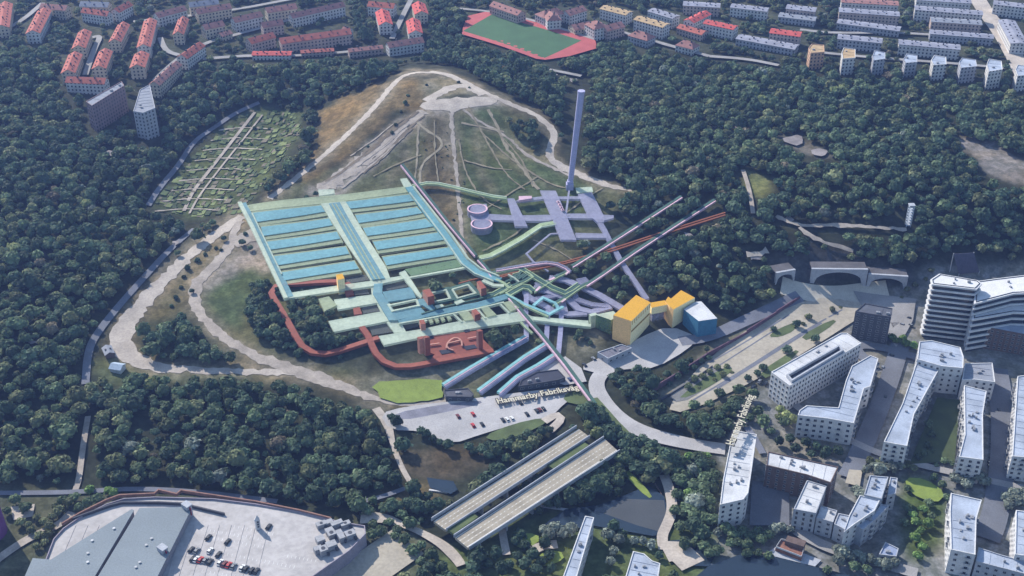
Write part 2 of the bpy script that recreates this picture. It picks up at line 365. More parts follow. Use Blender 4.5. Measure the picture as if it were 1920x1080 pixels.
cover = [
 ([(-300,-200),(2300,-200),(2300,60),(1920,100),(1500,110),(1150,90),(860,20),(640,80),(300,150),(-300,90)], (.075,.085,.06)),   # gardens of the far suburb
 (city_open, (.25,.25,.265)),
 ([(1230,745),(1290,778),(1440,712),(1560,600),(1650,560),(1480,535),(1330,655)], (.30,.28,.23)),
 ([(0,905),(200,925),(400,925),(690,975),(800,1000),(740,1300),(-300,1300),(-300,905)], (.11,.12,.085)),
 ([(930,985),(1010,955),(1110,960),(1270,930),(1350,880),(1350,1000),(1290,1300),(800,1300),(780,1060)], (.105,.135,.055)),
 ([(470,198),(558,212),(572,245),(455,400),(350,412),(285,385),(375,275)], (.095,.12,.05)),          # allotments
 ([(452,405),(515,362),(590,330),(700,290),(790,225),(930,190),(1010,235),(1045,300),(1175,365),(1130,440),(1010,525),(880,560),(900,640),(930,690),(900,745),(700,745),(620,715),(420,640),(360,560),(420,450)], (.135,.14,.078)),  # ski slope grass
 ([(870,205),(925,205),(1000,300),(1110,350),(1110,400),(1000,470),(900,490),(870,360)], (.105,.14,.065)),
 ([(515,362),(560,335),(640,280),(700,215),(745,150),(730,148),(660,175),(605,205),(600,275),(560,300),(520,345)], (.235,.165,.085)),   # dry grass flank
 ([(580,345),(640,300),(690,255),(745,205),(790,215),(815,175),(770,140),(745,150),(700,205),(640,270),(560,335)], (.20,.145,.075)),
 ([(800,225),(835,210),(852,220),(860,330),(870,470),(840,480),(800,440),(785,350),(800,290)], (.125,.105,.065)),     # scrub strip
 ([(560,372),(600,345),(660,300),(720,245),(785,205),(930,180),(940,198),(850,210),(800,222),(765,262),(700,310),(660,350),(640,370)], (.37,.33,.31)),  # gravel fan
 ([(785,150),(840,140),(925,178),(870,175),(790,190)], (.24,.215,.165)),
 ([(440,450),(475,420),(520,470),(500,520),(400,560),(375,540),(400,490)], (.36,.31,.29)),
 ([(385,560),(400,535),(470,500),(510,525),(455,590),(460,620),(430,610),(395,585)], (.10,.135,.06)),
 ([(430,425),(440,455),(400,490),(350,545),(345,590),(265,600),(330,520),(390,460),(425,432)], (.17,.15,.085)),       # dry strip between the tracks
 ([(255,610),(350,580),(420,640),(520,690),(300,685),(258,655)], (.065,.075,.045)),
 ([(180,680),(240,650),(300,690),(530,700),(500,715),(200,720),(175,700)], (.12,.14,.07)),
 ([(690,640),(780,650),(930,690),(900,720),(700,735),(640,715),(690,690)], (.19,.185,.15)),           # bare ground below the slope
 ([(750,845),(820,835),(920,845),(930,870),(830,905),(765,890)], (.105,.085,.06)),                    # brown field
 ([(700,930),(800,905),(830,930),(780,960),(710,950)], (.17,.14,.085)),
 ([(1800,258),(1860,265),(1920,305),(1990,340),(1920,348),(1855,332),(1835,300),(1795,280)], (.28,.25,.25)),
 ([(1450,255),(1500,255),(1540,280),(1560,300),(1530,295),(1480,275)], (.20,.18,.17)),
 ([(1395,318),(1445,338),(1440,368),(1408,368),(1400,345)], (.20,.215,.09)),
 ([(1690,895),(1740,895),(1780,925),(1760,950),(1700,930)], (.10,.16,.05)),
 ([(1690,930),(1780,950),(1770,1010),(1720,1060),(1690,1040)], (.085,.12,.045)),
 ([(560,605),(1060,605),(1080,640),(1000,660),(880,650),(700,700),(560,690),(470,600)], (.07,.078,.055)),
 ([(1060,640),(1110,610),(1130,640),(1090,690),(1050,700)], (.20,.19,.15)),
 ([(1440,530),(1500,490),(1720,515),(1740,540),(1600,520),(1500,545)], (.085,.09,.10)),
 ([(1430,480),(1520,455),(1720,500),(1700,515),(1520,495),(1460,520)], (.10,.095,.10)),
]
for poly, c in cover: COVER[inpoly(U, V, poly)] = c
TR = {}
TR['a'] = ([(505,372),(560,330),(620,280),(680,225),(718,182),(745,148),(775,135),(815,136),(840,139),(900,168),(935,186),(1000,212),(1032,236),(1042,256),(1028,282),(1034,303),(1080,325),(1130,345),(1185,357)], 12)
TR['b'] = ([(455,405),(425,425),(375,462),(325,505),(283,552),(248,592),(230,620),(226,645),(245,672),(290,690),(380,694),(470,696),(560,698)], 24)
TR['c'] = ([(450,415),(436,440),(432,462),(402,498),(372,525),(361,552),(372,585),(408,625),(465,662),(540,692),(620,716),(690,744),(745,757),(840,750)], 20)
TR['d'] = ([(782,228),(800,245),(830,262),(826,280),(800,296),(786,320),(788,345)], 5)
TR['e'] = ([(846,212),(849,260),(854,310),(860,370),(866,440),(872,495)], 8)
TR['f'] = ([(868,205),(905,232),(945,250),(985,290),(1030,312),(1075,332)], 7)
TR['g'] = ([(835,215),(838,260),(840,320),(848,390)], 5); TR['h'] = ([(890,230),(892,280),(905,330),(930,360)], 5); TR['i'] = ([(990,430),(1030,470),(1060,490)], 5); TR['j'] = ([(770,280),(740,320),(725,345)], 6); TR['k'] = ([(900,260),(960,300),(1010,340),(1040,352)], 5); TR['l'] = ([(1085,455),(1120,480),(1160,500)], 5)
for pts, w in TR.values():
    D2 = np.full(U.shape, 1e9); near_ = (U > min(p[0] for p in pts) - 60) & (U < max(p[0] for p in pts) + 60) & (V > min(p[1] for p in pts) - 60) & (V < max(p[1] for p in pts) + 60)
    uu, vv = U[near_], V[near_] * 1.6; dd = np.full(uu.shape, 1e9)
    for (ax_, ay_), (bx_, by_) in zip(pts[:-1], pts[1:]):
        ay2, by2 = ay_ * 1.6, by_ * 1.6; L2 = (bx_ - ax_) ** 2 + (by2 - ay2) ** 2; t_ = np.clip(((uu - ax_) * (bx_ - ax_) + (vv - ay2) * (by2 - ay2)) / L2, 0, 1)
        dd = np.minimum(dd, np.hypot(uu - ax_ - t_ * (bx_ - ax_), vv - ay2 - t_ * (by2 - ay2)))
    f_ = np.clip(1.35 - dd / w, 0, .75)[..., None]; COVER[near_] = COVER[near_] * (1 - f_) + np.array((.34, .285, .225)) * f_
COVER *= (1 + .10 * smooth_noise(5, 8) + .10 * smooth_noise(20, 9))[..., None].clip(.5, 1.5)
# soften the borders between the covers
for _ in range(2):
    P = np.pad(COVER, ((1, 1), (1, 1), (0, 0)), mode='edge')
    COVER = (P[1:-1, 1:-1] * 2 + P[:-2, 1:-1] + P[2:, 1:-1] + P[1:-1, :-2] + P[1:-1, 2:]) / 6
ca = gm.color_attributes.new('cover', 'FLOAT_COLOR', 'POINT')
ca.data.foreach_set('color', np.concatenate([COVER, np.ones(GX.shape + (1,))], -1).astype(np.float32).ravel())
m, nt, out = nodes('ground cover'); p = N(nt, 'ShaderNodeBsdfPrincipled'); p.inputs['Roughness'].default_value = .95; p.inputs['Specular IOR Level'].default_value = .1
at = N(nt, 'ShaderNodeAttribute', attribute_name='cover')
c = mix_rgb(nt, noise_fac(nt, .09, 6), mix_rgb(nt, 1.0, at.outputs[0], (.62, .64, .6), 'MULTIPLY'), at.outputs[0])
c = mix_rgb(nt, noise_fac(nt, .035, 6, .45, .62), c, mix_rgb(nt, 1.0, c, (1.10, 1.0, .85), 'MULTIPLY'))
c = mix_rgb(nt, noise_fac(nt, .22, 5, .42, .6), mix_rgb(nt, 1.0, c, (.66, .68, .62), 'MULTIPLY'), c)
c = mix_rgb(nt, noise_fac(nt, .7, 4), mix_rgb(nt, 1.0, c, (.7, .72, .7), 'MULTIPLY'), c)
nt.links.new(c, p.inputs['Base Color']); nt.links.new(p.outputs[0], out.inputs[0])
g = link('ground', gm, m); g['kind'] = 'structure'
# ------------------------------------------------------------------ open land (layout of where trees may stand)
opens = [
 [(452,405),(515,362),(590,300),(598,200),(735,140),(760,120),(850,122),(935,170),(1000,200),(1050,240),(1045,300),(1185,355),(1130,385),(1180,420),(1100,480),(960,535),(870,640),(940,690),(890,745),(700,745),(620,720),(540,700),(420,640),(350,590),(200,650),(210,700),(180,700),(200,620),(300,520),(425,410)],
 [(470,195),(562,210),(575,245),(455,405),(350,415),(282,388),(375,270)], city_open,
 [(1225,745),(1290,780),(1450,715),(1600,600),(1660,555),(1480,533),(1330,655)],
 [(695,725),(1000,700),(1060,650),(1160,640),(1310,628),(1240,700),(1170,705),(1140,720),(1190,785),(1345,830),(1345,860),(1200,815),(1110,760),(1040,800),(950,812),(840,835),(720,810)],
 [(745,850),(900,835),(935,868),(825,912),(765,893)],
 [(1790,253),(1925,300),(1925,348),(1850,335),(1830,300)], [(1392,312),(1448,335),(1444,372),(1405,370),(1398,345)],
 [(1455,252),(1500,252),(1545,280),(1560,302),(1520,297)],
 [(955,985),(1100,950),(1180,925),(1260,925),(1262,1010),(1100,1090),(910,1085)], [(-10,905),(200,925),(400,925),(690,975),(790,985),(740,1080),(-10,1080)],
 [(1450,505),(1500,485),(1730,505),(1745,545),(1600,560),(1500,550)],
]
woods = [[(470,525),(650,520),(690,560),(695,640),(640,672),(560,672),(490,640),(458,600)],[(262,605),(350,585),(425,645),(500,685),(300,680),(262,650)],
 [(935,215),(1000,222),(1020,245),(1005,300),(1040,318),(985,285)],[(905,620),(1040,625),(1045,650),(960,690),(930,680)],[(1060,430),(1130,420),(1130,470),(1080,480)],[(790,510),(860,500),(870,540),(800,560)]]
for q in opens: paint(q, False)
for q in woods: paint(q, True)
# ------------------------------------------------------------------ tracks, roads, water
road('gravel_track', [(505,372),(560,330),(620,280),(680,225),(718,182),(745,148),(775,135),(815,136)], 5.5, gravel, amp=.5)
road('gravel_track', [(805,134),(840,139),(868,153),(900,168),(935,186),(1000,212),(1032,236),(1042,256),(1028,282),(1034,303),(1080,325),(1130,345),(1185,357)], [6,8,7,5,5.5,6,6,5.5,5.5,6,6,5,4], gravel, amp=.5)
road('gravel_track', [(800,190),(840,165),(872,158),(905,178)], 8, gravel, amp=.9)
sheet('summit_plateau', [(784,196),(812,186),(855,184),(900,180),(932,184),(930,196),(890,200),(858,205),(850,214),(838,206),(800,208)], gravel, amp=.9, smooth=1)
road('gravel_track', [(795,208),(760,236),(715,275),(665,312),(625,340),(598,356)], [7,9,11,12,12,9], gravel2, amp=1.8)
road('dirt_track', [(455,405),(425,425),(375,462),(325,505),(283,552),(248,592),(230,620),(226,645),(245,672),(290,690),(380,694),(470,696),(560,698)], [9,10,9,9,10,11,13,14,10,6,5,5,5], gravel, amp=.8)
road('dirt_track', [(450,415),(436,440),(432,462),(402,498),(372,525),(361,552),(372,585),(408,625),(465,662),(540,692),(620,716),(690,744),(745,757),(800,757),(840,750)], [6,6,7,7.5,7,6.5,6.5,6.5,6.5,8,9,7,5,4,3], gravel2, amp=.7)
road('gravel_track', [(438,458),(470,442),(500,428)], [10,16,14], gravel2, amp=1)
road('footpath', [(782,228),(800,245),(830,262),(826,280),(800,296),(786,320),(788,345)], 1.8, mat('trodden trail', (.31, .27, .20), .7), amp=.25)
road('footpath', [(846,212),(849,260),(854,310),(860,370),(866,440),(872,495)], 2.6, gravel2, amp=.5)
road('footpath', [(868,205),(905,232),(945,250),(985,290),(1030,312),(1075,332)], 2.4, gravel2, amp=.4)
road('footpath', [(915,205),(935,240),(945,272),(975,310),(1010,355)], 2.2, mat('trodden trail', (.31, .27, .20), .7), amp=.4)
road('footpath', [(865,230),(905,238),(945,247)], 1.8, mat('trodden trail', (.31, .27, .20), .7), amp=.3)
road('footpath', [(785,235),(782,300),(778,335)], 1.5, mat('trodden trail', (.31, .27, .20), .7), amp=.3)
trail = mat('trodden grass trail', (.26, .225, .155), .7)
soil = mat('dark soil rut', (.19, .155, .115), .7)
for k in range(14):
    o_ = rng.normal(0, 9); f0 = rng.uniform(0, .45); f1 = f0 + rng.uniform(.25, .5); ln_ = [(792, 212), (752, 240), (712, 278), (664, 314), (615, 348), (590, 362)]
    pp = []
    for f_ in np.linspace(f0, min(f1, 1), 5):
        t_ = f_ * 5; i_ = min(4, int(t_)); g_ = t_ - i_; pp.append((ln_[i_][0] + (ln_[i_ + 1][0] - ln_[i_][0]) * g_ + o_ * (.6 + f_) + rng.normal(0, .8), ln_[i_][1] + (ln_[i_ + 1][1] - ln_[i_][1]) * g_ + o_ * .75 * (.6 + f_)))
    road('wheel_rut', pp, float(rng.uniform(.8, 2.2)), [soil, gravel2][k % 2], amp=.3, keep=False)
for pp in ([(878,200),(910,260),(950,330),(985,355)], [(905,250),(960,300),(1030,345),(1060,352)], [(815,225),(815,290),(822,340)], [(940,255),(980,300),(1000,350)], [(700,330),(760,300),(790,290)], [(905,395),(960,360),(1010,330)], [(870,300),(920,315),(960,318)], [(860,260),(870,320),(905,375),(940,392)], [(1060,400),(1100,370),(1130,352)], [(1000,450),(1050,470),(1090,500)], [(905,470),(950,450),(990,420)]):
    road('footpath', pp, 1.1, trail, amp=.25, keep=False)
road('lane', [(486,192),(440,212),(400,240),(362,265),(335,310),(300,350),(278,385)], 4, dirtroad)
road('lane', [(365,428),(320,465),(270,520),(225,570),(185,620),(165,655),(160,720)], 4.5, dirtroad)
road('footpath', [(478,210),(440,258),(400,310),(360,360),(345,395)], 2.6, gravel2)
road('footpath', [(492,215),(455,262),(415,312),(372,368),(355,400)], 1.6, gravel2)
for k in range(9):
    y = 232 + k * 19; x = 455 - k * 13
    road('garden_path', [(x - 45 - k * 2, y + 12), (x, y + 6), (x + 62, y + 10)], 1.1, gravel2, amp=.25)
gp = MB(); _p0, _p1 = R1((478, 210)), R1((345, 395)); PANG = math.atan2(_p1[1] - _p0[1], _p1[0] - _p0[0])
for _ in range(900):
    u, v = rng.uniform(290, 565), rng.uniform(205, 408)
    if not inpoly(np.array([u]), np.array([v]), [(472,203),(556,214),(568,244),(452,398),(350,408),(292,383),(380,278)])[0]: continue
    if min(abs(u - (478 - (v - 210) * .72)), abs(u - (492 - (v - 215) * .74))) < 5: continue
    X_, Y_, Z_ = R1((u, v)); a_ = PANG + rng.normal(0, .05); w_, h_ = rng.uniform(.8, 3.2), rng.uniform(.7, 2.4)
    P_ = [(X_ + x * math.cos(a_) - y * math.sin(a_), Y_ + x * math.sin(a_) + y * math.cos(a_)) for x, y in ((-w_, -h_), (w_, -h_), (w_, h_), (-w_, h_))]
    zz = HT(np.array([p[0] for p in P_]), np.array([p[1] for p in P_])); hh = rng.uniform(.12, .9); k_ = int(rng.integers(4))
    for i in range(4): j = (i + 1) % 4; gp.face([(*P_[i], zz[i]), (*P_[j], zz[j]), (*P_[j], zz[j] + hh), (*P_[i], zz[i] + hh)], k_)
    gp.face([(*P_[i], zz[i] + hh) for i in range(4)], k_)
gob = gp.build('garden_plots', [mat('garden bed light', (.17, .21, .08)), mat('garden bed green', (.09, .13, .05)), mat('garden hedge', (.045, .07, .03)), mat('garden soil', (.16, .14, .10))]); gob['kind'] = 'stuff'
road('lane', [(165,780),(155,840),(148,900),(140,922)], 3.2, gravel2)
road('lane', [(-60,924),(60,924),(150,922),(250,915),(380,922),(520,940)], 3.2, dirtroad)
road('lane', [(-40,1075),(20,1030),(60,1005),(110,985),(135,960)], 5, gravel2)
sheet('yard', [(20,950),(65,945),(62,968),(25,975)], gravel)
road('footpath', [(705,765),(728,795),(738,840),(755,880),(768,902)], [5,5,3,3,3], gravel)
sheet('car_park', [(712,775),(760,762),(850,752),(940,740),(1085,722),(1090,735),(1060,755),(1035,780),(1000,790),(950,800),(900,815),(850,832),(815,820),(790,808),(730,806)], asphalt, smooth=1)
sheet('gravel_bank', [(735,775),(830,758),(900,750),(905,757),(840,772),(745,790)], mat('blue grey chippings', (.22,.22,.27), .7), smooth=1)
sheet('playing_lawn', [(697,725),(712,714),(770,712),(828,712),(832,738),(830,745),(790,752),(745,755),(712,746)], lawn, amp=.5)
sheet('lawn_bank', [(905,818),(960,795),(1020,782),(1030,790),(980,815),(930,828)], grass, smooth=1)
road('gravel_path', [(1020,790),(1045,775),(1055,785),(1030,808)], 5, gravel)
sheet('lawn_bank', [(1062,735),(1090,730),(1112,748),(1090,760),(1055,752)], grass, smooth=1)
road('street', [(1250,668),(1195,672),(1150,685),(1122,703),(1116,728),(1140,765),(1175,795),(1220,815),(1290,832),(1360,842)], [7,8,9,9,10,10,10,10,9,9], asphalt)
sheet('car_park', [(1085,690),(1120,672),(1175,650),(1200,632),(1255,610),(1310,632),(1290,655),(1230,690),(1190,690),(1120,700)], asphalt, smooth=1)
sheet('car_park', [(1010,690),(1060,668),(1090,690),(1100,715),(1060,722),(1020,712)], asphalt)
# motorway by the tunnel
sheet('motorway', [(1245,765),(1285,775),(1440,702),(1590,610),(1640,575),(1560,552),(1470,575),(1330,665)], concrete, smooth=1)
road('motorway_ramp', [(1465,535),(1500,547),(1560,555),(1620,550),(1665,545)], 14, mat('cream slip road', (.48,.45,.39), .85))  # cream tone of the curved ramp
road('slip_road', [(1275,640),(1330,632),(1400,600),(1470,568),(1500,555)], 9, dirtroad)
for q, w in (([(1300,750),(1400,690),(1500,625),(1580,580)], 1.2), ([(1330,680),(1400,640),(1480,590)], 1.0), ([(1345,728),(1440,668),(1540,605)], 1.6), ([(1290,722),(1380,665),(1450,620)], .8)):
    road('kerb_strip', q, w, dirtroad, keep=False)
sheet('slip_shade_patch', [(1250,740),(1300,705),(1345,690),(1375,695),(1330,725),(1275,758)], mat('painted slip shade', (.19, .19, .19), .75), smooth=1, keep=False)  # dark sheet: shade on the slip road painted into its colour
for q in ([(1462,632),(1490,620),(1500,600),(1455,618),(1440,632)], [(1500,630),(1560,598),(1570,604),(1515,640)], [(1440,712),(1500,660),(1490,655),(1420,700)], [(1290,745),(1340,720),(1380,690),(1350,690),(1270,745)]):
    sheet('verge', q, grass, smooth=1)
sheet('verge', [(1085,752),(1120,745),(1160,790),(1200,830),(1140,820)], grass, keep=False)
road('motorway', [(640,1110),(700,1060),(765,1015)], 24, concrete, smooth=0, off=.3)
# canal and pond
sheet('canal', [(1010,990),(1060,955),(1130,945),(1180,925),(1215,910),(1245,930),(1253,960),(1240,1000),(1225,1005),(1110,985),(1040,1000)], watm)
sheet('pond', [(1170,935),(1245,938),(1250,965),(1238,997),(1195,985),(1130,962)], pondm, grow=0)
sheet('canal', [(1240,1015),(1300,1010),(1345,1035),(1330,1062),(1290,1060)], watm)
sheet('canal', [(1270,1110),(1330,1060),(1400,1035),(1440,1040),(1530,1072),(1620,1085),(1650,1110)], watm)
sheet('canal', [(800,895),(850,902),(858,918),(845,926),(806,914)], watm)
road('footpath', [(1245,890),(1255,915),(1262,955),(1250,985),(1240,1005),(1245,1030)], 5.5, gravel)
road('footpath', [(1245,1035),(1270,1030),(1300,1060)], 14, gravel)
road('footpath', [(940,985),(945,1015),(950,1040)], 4, gravel)
road('footpath', [(995,1032),(1020,1022),(1045,1020)], 6, gravel)
road('footpath', [(676,970),(720,970),(760,985),(790,998),(830,1020),(855,1045),(865,1060)], [9,7,4,4,5,6,5], gravel)
road('footpath', [(680,940),(720,930),(760,915)], 3, dirtroad)
for q in ([(960,1000),(1010,1000),(1010,1020),(965,1030)], [(1170,890),(1180,880),(1225,930),(1215,935)], [(1005,1040),(1050,1030),(1060,1050),(1010,1065)]):
    sheet('verge', q, lawn, smooth=1, grow=0)
# city streets
road('city_street', [(1690,640),(1672,700),(1645,775),(1612,850),(1590,895)], 11, asph_dark)
road('city_street', [(1868,690),(1880,760),(1882,860),(1868,960),(1850,1010)], 13, asph_dark)
road('city_street', [(1480,750),(1530,790),(1640,850),(1760,880),(1920,915)], 5, paving)
road('city_street', [(1860,690),(1780,700),(1700,660),(1590,640),(1640,690)], 7, asph_dark, keep=False)
sheet('courtyard', [(1757,745),(1800,750),(1790,865),(1705,870)], mat('dark courtyard lawn', (.06,.085,.035), .7))  # court lawn in a deeper green than the other lawns
sheet('plaza', [(1690,640),(1712,600),(1718,560),(1600,545),(1640,580),(1690,590),(1680,650)], paving)
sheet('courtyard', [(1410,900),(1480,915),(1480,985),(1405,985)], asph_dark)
road('quay', [(1480,985),(1510,1005),(1560,1030),(1640,1052),(1720,1075)], 7, paving)
sheet('park_lawn', [(1695,895),(1735,897),(1775,925),(1755,945),(1705,925)], lawn, smooth=1)
sheet('bridge_deck', [(1592,880),(1617,882),(1612,912),(1585,905)], concrete)
road('lane', [(1400,800),(1420,830),(1430,850)], 4, dirtroad)
for (u_, v_, a_) in [(205,288,16),(228,300,10),(475,128,14),(150,520,9),(1490,262,22),(1535,285,16),(1420,485,12),(1480,410,10),(1340,235,9),(1650,300,12),(1690,235,10),(620,440,0),(1030,140,14),(1075,150,10),(1290,440,10),(1380,240,8),(60,640,8),(330,455,8)]:
    if a_: sheet('rock_outcrop', [(u_ + a_ * rng.uniform(.6, 1.2) * math.cos(t_), v_ + a_ * .45 * rng.uniform(.5, 1.2) * math.sin(t_)) for t_ in np.linspace(0, 6.28, 10)[:-1]], rock, amp=1.3, smooth=0, grow=-6)
# far suburb
sheet('sports_ground', [(868,52),(876,30),(922,19),(1116,75),(1120,90),(1068,105),(1022,112),(1005,110),(866,64)], track, grow=0)
sheet('football_pitch', [(868,58),(922,27),(1090,76),(1020,109)], turf, grow=8)
road('street', [(855,15),(930,22),(1010,40),(1118,74)], 4, paving)
for q in ([(-20,70),(40,40),(80,5)], [(160,140),(175,95),(190,65),(172,70)], [(290,150),(330,112),(380,80),(480,55),(640,8)], [(250,40),(420,22),(560,-5)], [(300,70),(310,95),(335,103)], [(735,72),(752,35),(770,0)],
          [(1330,105),(1400,110),(1460,122)], [(1540,98),(1640,108),(1760,116),(1920,130)], [(1500,55),(1560,62),(1690,60),(1840,72)], [(1100,40),(1200,70),(1330,105)], [(380,110),(470,103),(560,105),(700,92)], [(1030,130),(1090,142)]):
    road('street', q, 5, paving)
road('street', [(1828,-10),(1850,25),(1880,65),(1905,110),(1925,150)], 16, gravel)
road('lane', [(1393,318),(1402,345),(1408,370),(1412,400)], 3, gravel2)
road('lane', [(1455,405),(1500,425),(1560,420),(1700,430)], 3, gravel2, amp=.5)
road('lane', [(1440,470),(1415,478),(1400,478)], 4, gravel, amp=.6)
road('lane', [(1500,425),(1530,450),(1600,470)], 3, gravel2, amp=.5)
# ------------------------------------------------------------------ building materials
def tile(rgb): return mat('roof tiles', rgb, .78, .25, fine=1.6)
RED, REDB, PINK, TAN = tile((.42, .13, .10)), tile((.52, .10, .09)), tile((.34, .17, .155)), tile((.46, .33, .19))
GREYR = mat('grey roof felt', (.25, .27, .32), .85, .2); BLUER = mat('pale metal roofing', (.38, .43, .53), .70, .09, rough=.6)
WHITER = mat('white roofing', (.55, .56, .59), .72, .09); MALLR = mat('grey membrane roofing', (.21, .245, .275), .86, .04)
W_WHITE = wall_mat('white plaster wall', (.56, .55, .55)); W_PINK = wall_mat('pinkish plaster wall', (.44, .35, .32)); W_CREAM = wall_mat('cream plaster wall', (.52, .45, .36))
W_GREY = wall_mat('grey plaster wall', (.36, .37, .42)); W_ORANGE = wall_mat('orange plaster wall', (.50, .32, .22)); W_PURP = wall_mat('brown brick wall', (.24, .17, .18))
P_WHITE = mat('white render', (.60, .60, .62), .85, .3); P_GREY = mat('grey render', (.38, .40, .45), .85, .3); P_BROWN = mat('dark brown brick', (.14, .10, .09), .75, .3)
P_DARK = mat('dark cladding', (.075, .08, .10), .75, .2); BAND = mat('white balcony band', (.62, .62, .64), .9); GLASS = mat('dark window glass', (.022, .03, .045), .9, .3, rough=.15, spec=.5)
FRAME = mat('window frame', (.45, .46, .48), .9); VENT = mat('galvanised ducts', (.30, .31, .34), .8, .5, rough=.5)
BRICKT = mat('rooftop parapet brick', (.27, .15, .12), .75, .3)
def zbase(pts): return min(float(v) for v in HT(np.array([p[0] for p in pts]), np.array([p[1] for p in pts])))
def block_keep(q, z0, z1): 
    hard_world.append((np.array([p[0] for p in q] * 2), np.array([p[1] for p in q] * 2), np.array([z0] * len(q) + [z1] * len(q))))
hard_world = []
def hull(pts):
    pts = sorted(set(map(tuple, pts)))
    def half(P):
        h = []
        for p in P:
            while len(h) > 1 and (h[-1][0] - h[-2][0]) * (p[1] - h[-2][1]) - (h[-1][1] - h[-2][1]) * (p[0] - h[-2][0]) <= 0: h.pop()
            h.append(p)
        return h[:-1]
    return half(pts) + half(pts[::-1])
wm = bpy.data.meshes.new('window')       # one window: frame and two panes, 1 x 1, facing +Y
def window_mesh():
    b = MB()
    b.box((0, .02, 0), (.92, .04, .92), 0, 1)
    for c, d in (((-.48, .04, 0), (.06, .1, 1)), ((.48, .04, 0), (.06, .1, 1)), ((0, .04, .47), (.9, .1, .06)), ((0, .05, -.47), (.9, .14, .06)), ((0, .05, 0), (.04, .06, .88))): b.box(c, d, 0, 0)
    wm.from_pydata(b.v, [], b.f); wm.polygons.foreach_set('material_index', b.mi); wm.materials.append(FRAME); wm.materials.append(GLASS); wm.update()
window_mesh()
bm_ = bpy.data.meshes.new('balcony')
def balcony_mesh():
    b = MB(); b.box((0, .6, -.45), (1, 1.2, .1)); b.box((0, 1.17, -.1), (1, .06, .6)); b.box((-.49, .6, -.1), (.02, 1.1, .6)); b.box((.49, .6, -.1), (.02, 1.1, .6))
    bm_.from_pydata(b.v, [], b.f); bm_.materials.append(FRAME); bm_.update()
balcony_mesh()
def windows(root, q, z0, z1, floors=4, pitch=3.4, size=(1.5, 1.5), most=96, skip=(), balc=0.0, only=None):
    """each window is a child of its own, on the walls that can be seen from the camera's side"""
    rx, ry, rz = root.location; n = len(q); spots = []
    for i in range(n):
        a, b = Vector(q[i]), Vector(q[(i + 1) % n]); d = b - a; L = d.length
        if L < 4 or i in skip or (only is not None and i not in only): continue
        d /= L; nrm = Vector((d.y, -d.x)); mid = (a + b) / 2
        if nrm.dot(-mid.normalized()) < -.05: continue
        k = max(1, int((L - 1.2) / pitch)); fh = (z1 - z0 - 1.2) / floors
        for f in range(floors):
            for j in range(k):
                p = a + d * (L * (j + .5) / k); spots.append((p + nrm * .03, z0 + .9 + fh * (f + .5), math.atan2(nrm.y, nrm.x) - math.pi / 2, j, f))
    if len(spots) > most: 
        st = len(spots) / most; extra = [s for t, s in enumerate(spots) if int(t / st) == int((t - 1) / st) and t]
        keep = [s for t, s in enumerate(spots) if not (int(t / st) == int((t - 1) / st) and t)]
    else: keep, extra = spots, []
    for p, z, r, j, f in keep:
        o = bpy.data.objects.new('window', wm); col.objects.link(o); o.parent = root
        o.location = (p.x - rx, p.y - ry, z - rz); o.rotation_euler = (0, 0, r); o.scale = (size[0], 1, size[1])
    if extra:
        b = MB()
        for p, z, r, j, f in extra:
            k, s = math.cos(r), math.sin(r)
            for c, d, mi in (((0, .02, 0), (size[0] * .92, .04, size[1] * .92), 1), ((0, .04, size[1] / 2), (size[0], .1, .1), 0), ((0, .04, -size[1] / 2), (size[0], .14, .1), 0), ((size[0] / 2, .04, 0), (.1, .1, size[1]), 0), ((-size[0] / 2, .04, 0), (.1, .1, size[1]), 0)):
                b.box((p.x + c[0] * k - c[1] * s, p.y + c[0] * s + c[1] * k, z + c[2]), d, r, mi)
        o = b.build('window', [FRAME, GLASS], root, root.location); o['kind'] = 'stuff'
    if balc:
        left = 40
        for p, z, r, j, f in spots:
            if j % 3 == 1 and left and random.random() < balc:
                o = bpy.data.objects.new('balcony', bm_); col.objects.link(o); o.parent = root; left -= 1
                o.location = (p.x - rx, p.y - ry, z - rz - .3); o.rotation_euler = (0, 0, r); o.scale = (pitch * .8, 1, 1.6)
def roof_poly(px, Hh):
    a = np.array(px, float); x, y, z = R(a[:, 0], a[:, 1], Hh); zt = float(np.median(z)); x, y = PZ(a[:, 0], a[:, 1], zt)
    return ccw([(float(u), float(v)) for u, v in zip(x, y)]), zt
